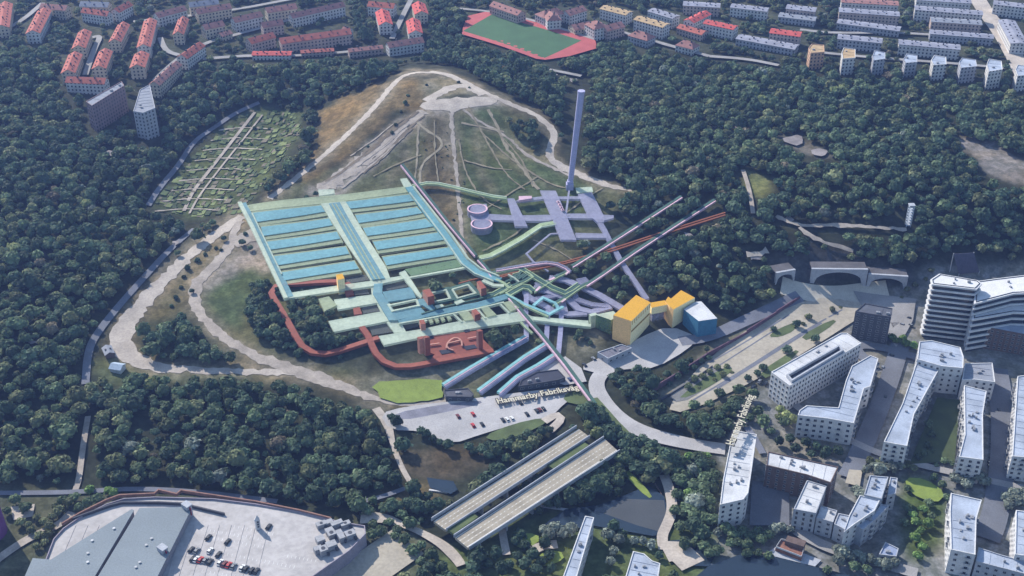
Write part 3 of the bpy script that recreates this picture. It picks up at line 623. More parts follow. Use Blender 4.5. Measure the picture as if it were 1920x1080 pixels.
def flat_block(label, cat, px, Hh, wall, roof, name='apartment_block', floors=4, pitch=3.4, size=(1.5, 1.5), win=True, group=None, vents=3, par=.5, balc=0.0, most=96, base=None, z0=None, **kw):
    q, zt = roof_poly(px, Hh); 
    if z0 is None: z0 = min(zbase(q), zt - 3) - .6
    c = np.mean(q, axis=0)
    t = empty(name, (c[0], c[1], z0), label, cat, group); b = MB(); L = t.location
    b.prism(q, z0, zt, 0, cap=False, bottom=False)
    i2 = inset(q, .45); n = len(q)
    for i in range(n):
        j = (i + 1) % n; b.face([(*q[i], zt), (*q[j], zt), (*i2[j], zt), (*i2[i], zt)]); b.face([(*i2[i], zt), (*i2[j], zt), (*i2[j], zt - par), (*i2[i], zt - par)])
    b.build('wall', wall, t, L)
    b = MB(); b.face([(*p, zt - par) for p in i2]); 
    e0 = max(range(n), key=lambda i: math.dist(q[i], q[(i + 1) % n])); dd = Vector(q[(e0 + 1) % n]) - Vector(q[e0]); LL = dd.length; dd /= LL; nn_ = Vector((-dd.y, dd.x)); iq = inset(q, .7)
    for kx in range(1, int(LL / 6)):
        s0 = Vector(q[e0]) + dd * (kx * 6 + rng.uniform(-.6, .6)); run = [s0 + nn_ * t_ for t_ in np.arange(.6, 60, .7)]
        ins = inpoly(np.array([p.x for p in run]), np.array([p.y for p in run]), iq); k0 = int(np.argmax(ins))
        if not ins.any(): continue
        k1 = k0
        while k1 + 1 < len(ins) and ins[k1 + 1]: k1 += 1
        if k1 > k0 + 2: m_ = (run[k0] + run[k1]) / 2; b.box((m_.x, m_.y, zt - par + .09), ((run[k1] - run[k0]).length, .22, .18), math.atan2(nn_.y, nn_.x))
    b.build('roof', roof, t, L)
    if base: 
        b = MB(); b.prism(inset(q, -.06), z0, z0 + base[0], 0, cap=True, bottom=False); b.build('plinth', base[1], t, L)
    for k in range(vents):
        for _ in range(20):
            s = rng.dirichlet(np.ones(n)); p = np.array(q).T @ s
            if inpoly(np.array([p[0]]), np.array([p[1]]), inset(q, 2.2))[0]: break
        else: continue
        b = MB(); a = rng.uniform(.6, 1.6); r = math.atan2(q[1][1] - q[0][1], q[1][0] - q[0][0]); b.box((p[0], p[1], zt - par + a / 2), (rng.uniform(.8, 2.4), rng.uniform(.8, 1.6), a), r); b.box((p[0], p[1], zt - par + a + .08), (.6, .6, .16), r); b.build('roof_vent', VENT, t, L)
    if win: windows(t, q, z0 + .4, zt - .4, floors, pitch, size, most, balc=balc, **kw)
    hard_world.append((q, z0, zt)); return t, q, z0, zt
def house(label, a, b, wid=11, Hw=9.5, rise=3.0, roof=RED, wall=W_WHITE, name='apartment_house', group='houses of the far suburb', cat='house', hip=False, chim=2):
    A = R1(a, Hw + rise); B = R1(b, Hw + rise); zr = (A[2] + B[2]) / 2
    ax, ay = PZ(a[0], a[1], zr); bx, by = PZ(b[0], b[1], zr); A = Vector((float(ax), float(ay))); B = Vector((float(bx), float(by)))
    d = B - A; L = d.length; d /= L; n = Vector((-d.y, d.x)); h = wid / 2; ze = zr - rise; mid = (A + B) / 2
    q = ccw([tuple(A - n * h), tuple(B - n * h), tuple(B + n * h), tuple(A + n * h)]); z0 = min(zbase(q) - .6, ze - 4)
    t = empty(name, (mid.x, mid.y, z0), label, cat, group); o = t.location; b_ = MB(); b_.prism(q, z0, ze, 0, cap=False, bottom=False)
    if not hip and rise > .6:
        for P, s in ((A, -1), (B, 1)):
            l, r = P - n * h, P + n * h; tri = [(l.x, l.y, ze), (r.x, r.y, ze), (P.x, P.y, zr)]; b_.face(tri if s > 0 else tri[::-1])
    b_.build('wall', wall, t, o)
    b_ = MB(); e = .5; k = (rise / h) * e; hp = h * .8 if hip else -e
    RA, RB = A + d * hp, B - d * hp
    for s in (-1, 1):
        l0, l1 = A - d * e + n * s * (h + e), B + d * e + n * s * (h + e)
        f = [(l0.x, l0.y, ze - k), (l1.x, l1.y, ze - k), (RB.x, RB.y, zr + .06), (RA.x, RA.y, zr + .06)]; f = f if s < 0 else f[::-1]
        b_.face(f); b_.face([(p[0], p[1], p[2] - .25) for p in f[::-1]])
        b_.face([(l0.x, l0.y, ze - k - .25), (l1.x, l1.y, ze - k - .25), (l1.x, l1.y, ze - k), (l0.x, l0.y, ze - k)])
        if hip:
            P, Rr = (A - d * e, RA) if s < 0 else (B + d * e, RB)
            u, v = P - n * (h + e), P + n * (h + e); b_.face([(u.x, u.y, ze - k), (v.x, v.y, ze - k), (Rr.x, Rr.y, zr + .06)])
    rf = b_.build('roof', roof, t, o)
    for c in range(chim):
        p = A + d * L * ((c + .6) / (chim + .2)) + n * rng.uniform(-1.2, 1.2)
        cb = MB(); cb.box((p.x, p.y, zr + .2), (.9, 1.1, 2.0), math.atan2(d.y, d.x)); cb.box((p.x, p.y, zr + 1.27), (1.1, 1.3, .14), math.atan2(d.y, d.x)); cb.build('chimney', P_DARK, rf, o)
    for c in range(int(L / 7)):
        for s in (-1, 1):
            p = A + d * L * (c + .5) / int(L / 7) + n * s * h * .55; zz = zr - rise * .55 + .05
            cb = MB(); cb.box((p.x, p.y, zz + .1), (1.1, 1.0, .9), math.atan2(d.y, d.x)); cb.build('dormer', P_DARK, rf, o)
    hard_world.append((q, z0, zr)); return t
# ------------------------------------------------------------------ far suburb, left and middle
for a in [
 ('red roofed slab house cut by the left edge of the photo', (9, 2), (2, 46), 12),
 ('long red roofed house end-on, second from the left edge behind the trees', (82, 14), (60, 56), 12, RED),
 ('red roofed house above the turning lane, upper one of a stepped pair', (158, 54), (146, 84), 11, RED),
 ('red roofed house below its stepped twin beside the turning lane', (140, 96), (126, 130), 11, RED),
 ('red roofed house standing on the inner side of the turning lane', (197, 90), (184, 122), 11, RED),
 ('tall narrow red roofed house end-on, alone in the trees right of the lane', (231, 40), (214, 72), 10, RED),
 ('longest red roofed house seen end-on in the left wood', (281, 33), (268, 82), 11, RED),
 ('short red roofed house with notched sides above the curved yard', (343, 30), (333, 58), 9, RED),
 ('diagonal red roofed house beside the curved yard', (374, 78), (340, 102), 10, RED),
 ('red roofed house end-on above the two grey towers', (265, 95), (256, 120), 12, RED),
 ('red roofed house lying crosswise at the foot of the turning lane', (126, 143), (198, 146), 10, RED),
 ('dull red roofed long house running down to the grey roofed tower', (330, 114), (288, 152), 9, PINK),
 ('pinkish roofed white house along the top left edge', (78, 6), (126, 10), 10, PINK),
 ('white house with dull roof at the top edge beside a thin red roof', (152, 2), (204, 4), 10, GREYR),
 ('thin red roofed row below the white house at the top left', (156, 14), (204, 21), 8, RED),
 ('small diagonal red roof at the top edge left of the white gabled house', (214, 16), (240, 2), 9, RED),
 ('white house with red roof behind the longest end-on house', (291, 24), (344, 10), 10, PINK),
 ('white block at the top edge above the red roofed white house', (354, 4), (408, -2), 10, GREYR),
 ('white house with long red roof sloping up to the right', (367, 17), (430, 6), 10, PINK),
 ('pinkish house half hidden in the trees under the long red roof', (380, 46), (416, 38), 10, PINK),
 ('cream house with red roof beside the half hidden pink one', (436, 33), (487, 21), 10, PINK),
 ('white house with broken roof line at the top edge', (498, 14), (553, 6), 11, PINK),
 ('low pinkish house under the white house with the broken roof line', (490, 42), (528, 36), 9, PINK, W_PINK),
 ('very long pink roof running to the top edge near the middle', (544, 25), (642, 3), 9, PINK),
 ('red roofed pink house left of the longest pink facade', (465, 72), (510, 60), 11, RED, W_PINK),
 ('longest pink facade with red roof in the middle of the suburb', (524, 71), (655, 53), 12, RED, W_PINK),
 ('low bright red roofed hall with white wall in front of the pink houses', (474, 97), (546, 97), 9, REDB, W_WHITE, 4.5, 1.2),
 ('low red roof under the longest pink facade', (564, 94), (625, 90), 7, RED, W_PINK, 4.5, 1.2),
 ('small tan cottage between the diagonal house and the pink house', (411, 62), (430, 56), 8, PINK, W_CREAM, 5, 2),
 ('bright red roofed house end-on left of the small street', (716, 16), (723, 40), 12, REDB),
 ('bright red roofed house at the top right of the small street', (784, 2), (790, 20), 12, REDB),
 ('bright red roofed house end-on right of the small street', (774, 33), (779, 56), 12, REDB),
 ('long pink roofed house crossing the foot of the small street', (726, 79), (791, 69), 10, PINK),
 ('low pink row at the wood edge left of the small street', (653, 91), (716, 84), 8, PINK, W_PINK, 6, 1.6),
 ('small white house at the end of the very long pink roof', (644, 50), (656, 52), 10, PINK),
 ('red roof at the top edge above the small street', (692, 2), (740, 6), 10, RED),
 ('long dull pink roof above the sports ground', (926, 2), (978, 20), 11, PINK, W_PINK),
]: house(a[0], a[1], a[2], *(a[3:4] or [11]), roof=(a[4] if len(a) > 4 else RED), wall=(a[5] if len(a) > 5 else W_WHITE if rng.random() < .5 else W_CREAM), Hw=(a[6] if len(a) > 6 else 9.5), rise=(a[7] if len(a) > 7 else 3))
FARR = mat('lilac grey roof felt', (.29, .30, .37), .75, .12)
# ------------------------------------------------------------------ far suburb, right
for l, a, b, w, rf, wl, Hw, rise in [
 ('pink roofed villa block left of the sports ground corner', (1012, 22), (1052, 12), 14, PINK, W_WHITE, 9, 4),
 ('white gabled block with pink roof facing the pitch', (1030, 16), (1040, 30), 13, PINK, W_WHITE, 10, 4),
 ('pink roofed wing of the white gabled block facing the pitch', (1060, 20), (1092, 10), 12, PINK, W_WHITE, 9, 3),
 ('low pink roofed house behind the pitch corner', (1072, 46), (1104, 40), 12, PINK, W_CREAM, 6, 3),
 ('large hipped pink roof with pale walls behind the pitch corner', (1110, 34), (1128, 44), 15, PINK, W_WHITE, 11, 4),
 ('pink roofed wing right of the large hipped roof', (1132, 48), (1164, 40), 12, PINK, W_PINK, 9, 3),
 ('tan roofed white slab near the top middle', (1132, 10), (1180, 22), 12, TAN, W_WHITE, 10, 1.5),
 ('longer tan roofed white slab right of the hipped roof', (1196, 30), (1250, 45), 12, TAN, W_WHITE, 11, 1.5),
 ('white flat house behind the longer tan roof', (1222, 16), (1268, 30), 11, FARR, W_WHITE, 10, 1),
 ('pair of pink gables beside the wood below the tan roof', (1186, 54), (1222, 64), 13, PINK, W_GREY, 7, 4),
 ('small pink gabled house at the wood edge', (1274, 72), (1306, 80), 12, PINK, W_WHITE, 6, 4),
 ('red roofed house turned diagonally right of the tan slabs', (1292, 36), (1324, 20), 11, REDB, W_WHITE, 9, 2),
 ('bright red roofed white house with windows to the street', (1324, 37), (1380, 49), 11, REDB, W_WHITE, 10, 1.5),
 ('dull red roof left of the bright red roofed white house', (1276, 45), (1322, 58), 11, RED, W_PINK, 6, 2),
 ('pink brick house with thin bright red roof', (1446, 54), (1502, 61), 12, REDB, W_PINK, 11, 1.5),
 ('long low bluish roof in front of the thin red roof', (1385, 66), (1494, 86), 13, FARR, W_GREY, 6, 1),
 ('pale slab at the top edge right of the tan slabs', (1372, 8), (1440, 16), 11, FARR, W_WHITE, 9, 1),
 ('pinkish brick slab with bluish roof', (1476, 10), (1530, 16), 12, FARR, W_PINK, 10, 1),
 ('low bluish roof below the pinkish brick slab', (1462, 25), (1530, 33), 12, GREYR, W_GREY, 6, 1),
 ('long white slab with pink roof at the top edge', (1578, -2), (1684, 4), 12, PINK, W_WHITE, 10, 1),
 ('long pinkish slab facing the second street row', (1574, 16), (1686, 24), 12, FARR, W_PINK, 10, 1),
 ('very long low bluish roof in front of the pinkish slab', (1572, 37), (1688, 52), 12, FARR, W_GREY, 6, 1),
 ('white slab with window rows near the top right street', (1716, 12), (1842, 22), 12, FARR, W_WHITE, 11, 1),
 ('bluish slab below the white one near the top right street', (1746, 34), (1840, 40), 12, GREYR, W_PINK, 9, 1),
 ('thin long pale roof under the bluish slab at the right', (1744, 57), (1862, 66), 11, FARR, W_GREY, 7, 1),
 ('white slab in the top right corner', (1864, 2), (1936, 10), 12, FARR, W_WHITE, 11, 1),
 ('pale slab in the second last row above the tower row', (1572, 66), (1654, 74), 12, FARR, W_GREY, 9, 1),
 ('pale slab in the last row above the tower row', (1686, 76), (1800, 86), 12, FARR, W_WHITE, 10, 1),
 ('white slab at the top edge behind the white windowed slab', (1718, -6), (1820, 0), 12, FARR, W_WHITE, 10, 1),
 ('pale corner slab beside the broad street at the right edge', (1888, 36), (1912, 80), 14, FARR, W_WHITE, 11, 1),
 ('blue grey slab at the top edge left of the red roofs', (1282, 4), (1350, 8), 12, FARR, W_PINK, 9, 1),
]: house(l, a, b, w, Hw, rise, rf, wl, cat='house', hip=rise >= 4)
for l, px, Hh, wl, rf in [
 ('orange plaster tower block, leftmost of the row at the wood edge', [(1516,90),(1522,82),(1545,84),(1546,97),(1520,99)], 15, W_ORANGE, TAN),
 ('white tower block with tan roof, second of the row at the wood edge', [(1578,98),(1582,89),(1604,92),(1604,108),(1580,110)], 15, W_WHITE, TAN),
 ('bluish tower block, third of the row at the wood edge', [(1636,104),(1640,94),(1660,98),(1660,110),(1638,113)], 14, W_GREY, BLUER),
 ('low wide grey tower block, fourth of the row at the wood edge', [(1694,110),(1700,100),(1720,104),(1720,116),(1698,118)], 13, W_GREY, BLUER),
 ('white tower block with round gable, fifth of the row at the wood edge', [(1746,112),(1752,103),(1774,107),(1775,120),(1750,122)], 14, W_WHITE, BLUER),
 ('stepped grey tower block, sixth of the row at the wood edge', [(1798,116),(1804,108),(1830,112),(1832,124),(1802,127)], 14, W_GREY, BLUER),
 ('tall white tower block, seventh of the row at the wood edge', [(1850,120),(1854,110),(1878,114),(1880,130),(1854,134)], 16, W_WHITE, BLUER),
 ('white tower block cut by the right edge at the end of the row', [(1904,130),(1908,121),(1930,124),(1930,140),(1908,142)], 14, W_WHITE, BLUER)]:
    flat_block(l, 'tower block', px, Hh, wl, rf, 'tower_block', win=False, vents=1, group='tower blocks along the wood edge')
flat_block('brown brick tower with slanted grey roof standing in the left wood', 'tower', [(161,190),(228,152),(233,160),(172,198)], 22, W_PURP, GREYR, 'tower_block', win=False, vents=2)
flat_block('grey roofed tower end-on in the left wood beside the brown brick tower', 'tower', [(262,168),(281,158),(291,202),(268,211),(250,208)], 22, W_GREY, GREYR, 'tower_block', win=False, vents=2)
# ------------------------------------------------------------------ near city blocks
cb = 'apartment block'
t, q, z0, zt = flat_block('long white office with a grid of small windows and a sunken roof court', 'office', [(1446,697),(1576,624),(1588,624),(1615,643),(1481,723)], 18, P_WHITE, WHITER, 'office_building', 5, 2.6, (1.3, 1.7), most=100, vents=3)
x, y = PZ(np.array([1474, 1573, 1581, 1484.]), np.array([706, 650, 660, 718.]), zt)
b = MB(); cq = ccw(list(zip(map(float, x), map(float, y))))
i2 = inset(cq, 1.0)
for i in range(4):
    j = (i + 1) % 4; b.face([(*cq[j], zt - .46), (*cq[i], zt - .46), (*cq[i], zt + 1.6), (*cq[j], zt + 1.6)][::-1]); b.face([(*cq[i], zt + 1.6), (*cq[j], zt + 1.6), (*i2[j], zt + 1.6), (*i2[i], zt + 1.6)]); b.face([(*i2[i], zt + 1.6), (*i2[j], zt + 1.6), (*i2[j], zt - .3), (*i2[i], zt - .3)])
b.face([(*p, zt - .3) for p in i2], 1); b.build('roof_court', [P_GREY, GLASS], t, t.location)
flat_block('white angled block with stepped arm and dark loggias beside the long office', cb, [(1499,769),(1512,760),(1572,764),(1586,713),(1597,686),(1632,666),(1647,672),(1632,724),(1620,728),(1601,793),(1550,784),(1496,778)], 15, P_WHITE, BLUER, floors=4, size=(1.7, 1.7), balc=.5, vents=6)
flat_block('long bluish roofed wing bent along the left side of the grassy court', cb, [(1718,680),(1763,688),(1714,776),(1701,836),(1657,828),(1692,756)], 16, P_WHITE, BLUER, floors=5, size=(1.6, 1.7), balc=.7, vents=7)
flat_block('white head building with rows of square windows closing the grassy court', cb, [(1724,640),(1747,638),(1801,651),(1807,669),(1806,690),(1765,686),(1720,673)], 19, P_WHITE, BLUER, floors=5, pitch=3, size=(1.3, 1.5), vents=4)
t, q, z0, zt = flat_block('white corner building with dark sunken roof terrace right of the head building', cb, [(1809,681),(1861,680),(1866,716),(1827,711),(1804,712)], 14, P_WHITE, GREYR, floors=4, size=(1.4, 1.6), vents=2)
flat_block('long bluish roofed wing along the right side of the grassy court', cb, [(1808,722),(1850,733),(1843,776),(1844,862),(1798,856),(1809,814)], 16, P_WHITE, BLUER, floors=5, size=(1.6, 1.7), balc=.7, vents=7)
flat_block('white block with balconies cut by the right edge beside the wide street', cb, [(1908,705),(1950,700),(1955,860),(1898,855)], 16, P_WHITE, BLUER, floors=5, balc=.4, vents=2)
flat_block('tall white roofed slab with stepped roof and round stair top at the canal', cb, [(1374,806),(1419,814),(1403,924),(1394,936),(1350,946),(1356,897)], 17, P_WHITE, WHITER, floors=5, size=(1.5, 1.6), vents=7)
flat_block('white roofed block with dark brown brick courtyard wall', cb, [(1440,846),(1572,875),(1558,905),(1513,890),(1437,872)], 16, P_BROWN, WHITER, floors=5, size=(1.3, 1.6), vents=6)
flat_block('plain white roofed block with striped grey facade at the quay', cb, [(1513,900),(1550,911),(1530,962),(1488,954)], 14, P_GREY, WHITER, floors=4, size=(1.2, 2.2), pitch=2.6, vents=2)
flat_block('low white roofed link between the striped block and the curved building', cb, [(1540,948),(1570,957),(1562,979),(1531,970)], 11, P_GREY, WHITER, floors=3, vents=1)
flat_block('small bluish roofed link with dark gateway left of the curved building', cb, [(1572,962),(1597,967),(1589,995),(1564,982)], 10.5, P_GREY, BLUER, floors=3, vents=1)
flat_block('upper bluish roof section of the curved building at the willow tree', cb, [(1631,891),(1666,894),(1653,935),(1620,927)], 15, P_GREY, BLUER, floors=4, vents=3)
flat_block('middle bluish roof section of the curved building', cb, [(1612,928),(1650,937),(1640,957),(1600,984),(1582,998),(1592,966)], 14.3, P_WHITE, BLUER, floors=4, vents=3)
flat_block('narrow terrace block on the park side of the curved building', cb, [(1669,894),(1683,896),(1680,925),(1664,928)], 11, P_GREY, BLUER, floors=3, balc=.8, vents=1)
flat_block('narrow lower roof strip along the outside of the curved building', cb, [(1652,945),(1667,948),(1640,975),(1618,993),(1606,986),(1640,962)], 11.5, P_GREY, BLUER, floors=3, balc=.8, vents=2)
flat_block('bluish roofed slab by the park path near the bottom right', cb, [(1783,924),(1841,937),(1831,972),(1829,1040),(1783,1030),(1781,958)], 15, P_WHITE, BLUER, floors=4, balc=.6, vents=7)
flat_block('low bluish roofed block along the bottom edge at the right', cb, [(1835,1026),(1878,1040),(1960,1062),(1958,1085),(1830,1052)], 12, P_GREY, BLUER, floors=3, vents=3)
flat_block('white block with white gable cut by the right edge near the bottom', cb, [(1905,956),(1950,962),(1950,1045),(1903,1039)], 15, P_WHITE, BLUER, floors=4, vents=2)
flat_block('dark brick block with pale roof and rows of small windows below the banded tower', 'office', [(1841,592),(1860,588),(1960,610),(1960,634),(1836,611)], 15, P_BROWN, BLUER, 'office_building', 5, 3, (1.5, 1.5), vents=4)
flat_block('dark glassy office with blackish facade beside the motorway', 'office', [(1604,583),(1622,568),(1674,578),(1671,594),(1630,588)], 20, P_DARK, mat('dark roof felt', (.10, .11, .14), .8), 'office_building', 6, 3, (1.8, 1.6), vents=2)
flat_block('narrow white roofed slab standing in the canal park at the bottom edge', cb, [(1097,967),(1114,970),(1093,1042),(1079,1090),(1054,1085)], 12, P_WHITE, BLUER, floors=4, balc=.4, vents=3)
flat_block('curved bluish roofed block at the bottom edge right of the narrow slab', cb, [(1187,1033),(1208,1038),(1223,1051),(1238,1056),(1233,1092),(1170,1090)], 12, P_WHITE, BLUER, floors=4, vents=3)
flat_block('small pavilion with plain blue grey roof beside the curved building', 'pavilion', [(1660,1016),(1685,1028),(1681,1043),(1648,1039)], 4.5, P_GREY, mat('blue roof sheet', (.24, .29, .42), .9), 'pavilion', 1, 3, (1.6, 2), vents=1)
flat_block('dark roofed workshop building right of the three inlet pipes', 'workshop', [(977,712),(1006,697),(1046,692),(1060,707),(1046,712),(972,724)], 4, P_DARK, mat('navy roof felt', (.045, .05, .075), .8), 'workshop', 1, 4, (2, 1.6), vents=2)
flat_block('dark roofed low shed beside the bright green lawn', 'shed', [(832,731),(878,727),(888,738),(884,744),(836,743)], 4, P_DARK, mat('shed roof', (.09, .095, .12), .8), 'shed', 1, 4, (1.6, 1.2), vents=2)
flat_block('grey roofed shed in the yard below the yellow box building', 'shed', [(1120,660),(1165,645),(1185,652),(1140,672)], 5, P_GREY, mat('shed roof', (.16, .16, .2), .8), 'shed', 1, 4, (1.6, 1.2), vents=2)
house('small hut with blue metal roof beside the dirt track bend', (209, 681), (229, 684), 6, 3, 1.4, mat('blue metal roof', (.34, .42, .52), .9), P_WHITE, 'hut', None, 'hut', chim=0)
house('small dark roofed hut in the grass left of the dirt track bend', (199, 647), (205, 660), 5, 2.8, 1.2, GREYR, P_BROWN, 'hut', None, 'hut', chim=0)
# banded tower
t, q, z0, zt = flat_block('tall stepped office tower with white bands between dark window rows', 'office', [(1748,524),(1763,514),(1832,526),(1838,531),(1829,540),(1750,531)], 39, GLASS, WHITER, 'office_building', win=False, vents=3)
wq = [(1832,528),(1868,523),(1960,512),(1960,545),(1900,548),(1830,566)]
def bands(t, q, z0, zt, n):
    h = (zt - z0) / n
    for k in range(n):
        b = MB(); z = z0 + h * (k + .62); o = inset(q, -1.0); m_ = len(q)
        b.prism(o, z, z + h * .3, 0); b.build('balcony_band', BAND, t, t.location)
bands(t, q, z0, zt, 11)
t, q, z0, zt = flat_block('curved banded wing with pale roof behind the stepped office tower', 'office', wq, 33, GLASS, BLUER, 'office_building', win=False, vents=2); bands(t, q, z0, zt, 9)
t, q, z0, zt = flat_block('lower banded terrace wing in front of the curved wing', 'office', [(1831,572),(1890,559),(1960,552),(1960,585),(1900,583),(1826,596)], 24, GLASS, BLUER, 'office_building', win=False, vents=2); bands(t, q, z0, zt, 6)
# ------------------------------------------------------------------ shopping deck and its hall (bottom left)
deck = mat('parking deck screed', (.42, .40, .40), .85, .07, fine=.4)
dk = [(80,1062),(100,1010),(118,990),(150,968),(200,944),(232,934),(290,931),(400,934),(480,944),(560,958),(640,978),(684,985),(686,1000),(655,1032),(580,1085),(500,1150),(20,1150)]
t, q, z0, zt = flat_block('broad pale parking deck with rounded edge on the roof of the shopping hall', 'parking deck', dk, 9, mat('lilac concrete wall', (.30, .27, .33), .8, .2), deck, 'parking_deck', win=False, vents=0, par=1.0)
DZ = zt - 1.0
def onz(px, z): 
    a = np.array(px, float); x, y = PZ(a[:, 0], a[:, 1], z); return ccw([(float(u), float(v)) for u, v in zip(x, y)])
def wall_line(pts, z, h, w, mt, name, parent):
    a = np.array(pts, float); x, y = PZ(a[:, 0], a[:, 1], z); b = MB()
    for i in range(len(a) - 1):
        d = math.hypot(x[i + 1] - x[i], y[i + 1] - y[i]); b.box(((x[i] + x[i + 1]) / 2, (y[i] + y[i + 1]) / 2, z + h / 2 - .02 * (i % 2)), (d + w, w, h), math.atan2(y[i + 1] - y[i], x[i + 1] - x[i]))
    return b.build(name, mt, parent, parent.location)
wall_line([(118,985),(150,966),(200,941),(225,932),(290,929),(298,922),(332,930),(340,923),(400,932),(480,944),(560,960),(620,975)], DZ, 1.8, .7, BRICKT, 'parapet', t)
wall_line([(138,975),(205,951),(228,945),(300,945),(340,947),(420,966)], DZ, 1.6, .8, P_DARK, 'ramp_wall', t)
b = MB()
for (x0, y0, x1, y1, n) in ((380,990,500,1010,16),(395,1005,500,1025,14),(420,1035,560,1062,18),(440,985,520,1000,10),(540,1040,600,1050,8),(380,1068,470,1085,12)):
    for k in range(n):
        u = x0 + (x1 - x0) * k / n; v = y0 + (y1 - y0) * k / n; q2 = onz([(u, v), (u + .5, v + .1), (u - 1.5, v + 5.5), (u - 2, v + 5.4)], DZ + .02); b.face([(*p, DZ + .02) for p in q2])
b.build('bay_marking', white_line, t, t.location)
HZ = DZ + 5
for lbl, px in (('left grey hall roof beside the parking deck', [(62,1047),(95,1050),(247,955),(250,957),(174,1085),(160,1120),(30,1120)]), ('right grey hall roof with stair towers along the parking deck', [(262,953),(349,951),(356,958),(292,1085),(270,1120),(150,1120),(182,1085)])):
    q = onz(px, HZ); c = np.mean(q, axis=0); ht = empty('hall', (c[0], c[1], DZ), lbl, 'hall')
    b = MB(); b.prism(q, DZ + .01, HZ - .4, 0, bottom=False); b.build('wall', mat('hall wall', (.26, .25, .29), .8), ht, ht.location)
    b = MB(); b.prism(inset(q, -.25), HZ - .4, HZ, 0); b.build('roof', MALLR, ht, ht.location)
    for k in range(4):
        s = rng.dirichlet(np.ones(len(q)) * 2); p = np.array(q).T @ s; b = MB(); b.cyl(p, .5, .4, HZ, HZ + .5, 10); b.cyl(p, .7, .7, HZ + .5, HZ + .62, 10); b.build('roof_vent', WHITER, ht, ht.location)
    for k, (u, v) in enumerate([(353, 966), (308, 1047)] if 'right' in lbl else []):
        x, y = PZ(u, v, DZ); b = MB(); r = .9; b.box((float(x), float(y), DZ + 3.6), (3.2, 4.2, 7.2), r); b.box((float(x) + .2, float(y), DZ + 7.4), (3.6, 4.8, .4), r); b.box((float(x) + 1.75, float(y) - 1.3, DZ + 4), (.3, 2, 5), r, 1); b.build('stair_tower', [P_GREY, mat('red sign panel', (.35, .03, .06))], ht, ht.location)
hard_world.append((onz(dk, DZ), 0, HZ))
# sign pylon and roof plant on the deck
x, y = map(float, PZ(484, 991, DZ)); s = empty('sign_pylon', (x, y, DZ), 'white tapering sign pylon casting a shadow on the parking deck', 'pylon')
b = MB(); b.box((x, y, DZ + 3), (2.4, 2.0, 6), .5); b.build('shaft', P_WHITE, s, s.location)
b = MB(); q = [(x - 1.2, y - 1), (x + 1.2, y - 1), (x + 1.2, y + 1), (x - 1.2, y + 1)]
for i in range(4): b.face([(*q[i], DZ + 6), (*q[(i + 1) % 4], DZ + 6), (x + .3, y, DZ + 9)])
b.build('peak', P_WHITE, s, s.location)
b = MB()
for k in range(3): b.box((x + .62, y - 1.12 + .02 * k, DZ + 2.2 + k * 1.5), (.9, .1, .9), .5)
b.build('panel', P_DARK, s, s.location)
for k, (u, v, a, d, h) in enumerate([(603,988,5,3,2.4),(617,984,4,3,2.2),(632,987,6,3,2.6),(648,987,5,3,2.2),(618,1000,4,3,2.4),(601,1018,4,4,3),(622,1006,4,4,2.6),(637,1005,3,4,2.4),(597,1036,4,3,3),(607,1038,4,4,3.4),(622,1028,5,4,3),(640,1012,3,5,3),(657,1008,5,4,3.2)]):
    x, y = map(float, PZ(u, v, DZ)); e = empty('ventilation_unit', (x, y, DZ), 'grey rooftop ventilation unit in the plant cluster at the right end of the parking deck', 'ventilation unit', 'ventilation units on the deck')
    b = MB(); b.box((x, y, DZ + h / 2 + .3), (a, d, h), .5); b.build('casing', VENT, e, e.location)
    FAN = k % 3 == 0
    if FAN: b = MB(); b.cyl((x, y), d * .26, d * .26, DZ + h + .3, DZ + h + .45, 14); b.build('fan', P_DARK, e, e.location)
    b = MB(); b.box((x + a * .42, y, DZ + h * .4), (a * .3, d * 1.2, h * .5), .5); b.build('duct', P_DARK, e, e.location)
# magenta tower at the left edge
x, y, z = R1((-6, 1000)); e = empty('tower', (x, y, z), 'magenta clad tower cut by the left edge at the bottom', 'tower')
mg = wall_mat('magenta cladding', (.17, .055, .20), (.10, .04, .16), 1.4, 2.2, .5, .5)
b = MB(); b.cyl((x - 4, y), 9, 8.2, z, z + 22, 20); b.build('wall', mg, e, e.location); b = MB(); b.cyl((x - 4, y), 7.4, 6.8, z + 22, z + 23, 20); b.build('roof', GREYR, e, e.location)
# ------------------------------------------------------------------ motorway bridge
WORN = mat('worn lane asphalt', (.33, .295, .24), .72, .12)
br = R1((980, 915)); e = empty('motorway_bridge', br, 'twin carriageway concrete motorway bridge crossing the canal', 'bridge')
def dz(px, lift): a = np.array(px, float); x, y = PZ(a[:, 0], a[:, 1], lift); return [(float(u), float(v)) for u, v in zip(x, y)]
BZ = 7.0
c1, c2 = [(813,977),(835,993),(1104,818),(1085,804)], [(853,1007),(877,1027),(1158,845),(1134,823)]
for c in (c1, c2):
    q = ccw(dz(c, BZ)); b = MB(); b.prism(q, BZ - 1.6, BZ); b.build('carriageway', concrete, e, br)
    hard.append((c, 8))
for u, v, h in (((809,975),(1081,801),1.2), ((837,994),(1106,819),1.0), ((851,1006),(1132,821),1.0), ((880,1029),(1162,847),1.3)):
    p = dz([u, v], BZ); a = np.array(p[0]); d = np.array(p[1]); L = np.linalg.norm(d - a); b = MB(); r = math.atan2(*(d - a)[::-1]); m_ = (a + d) / 2; b.box((m_[0], m_[1], BZ - .2 + h / 2), (L, .45, h + 1.2), r); b.build('barrier', P_GREY, e, br)
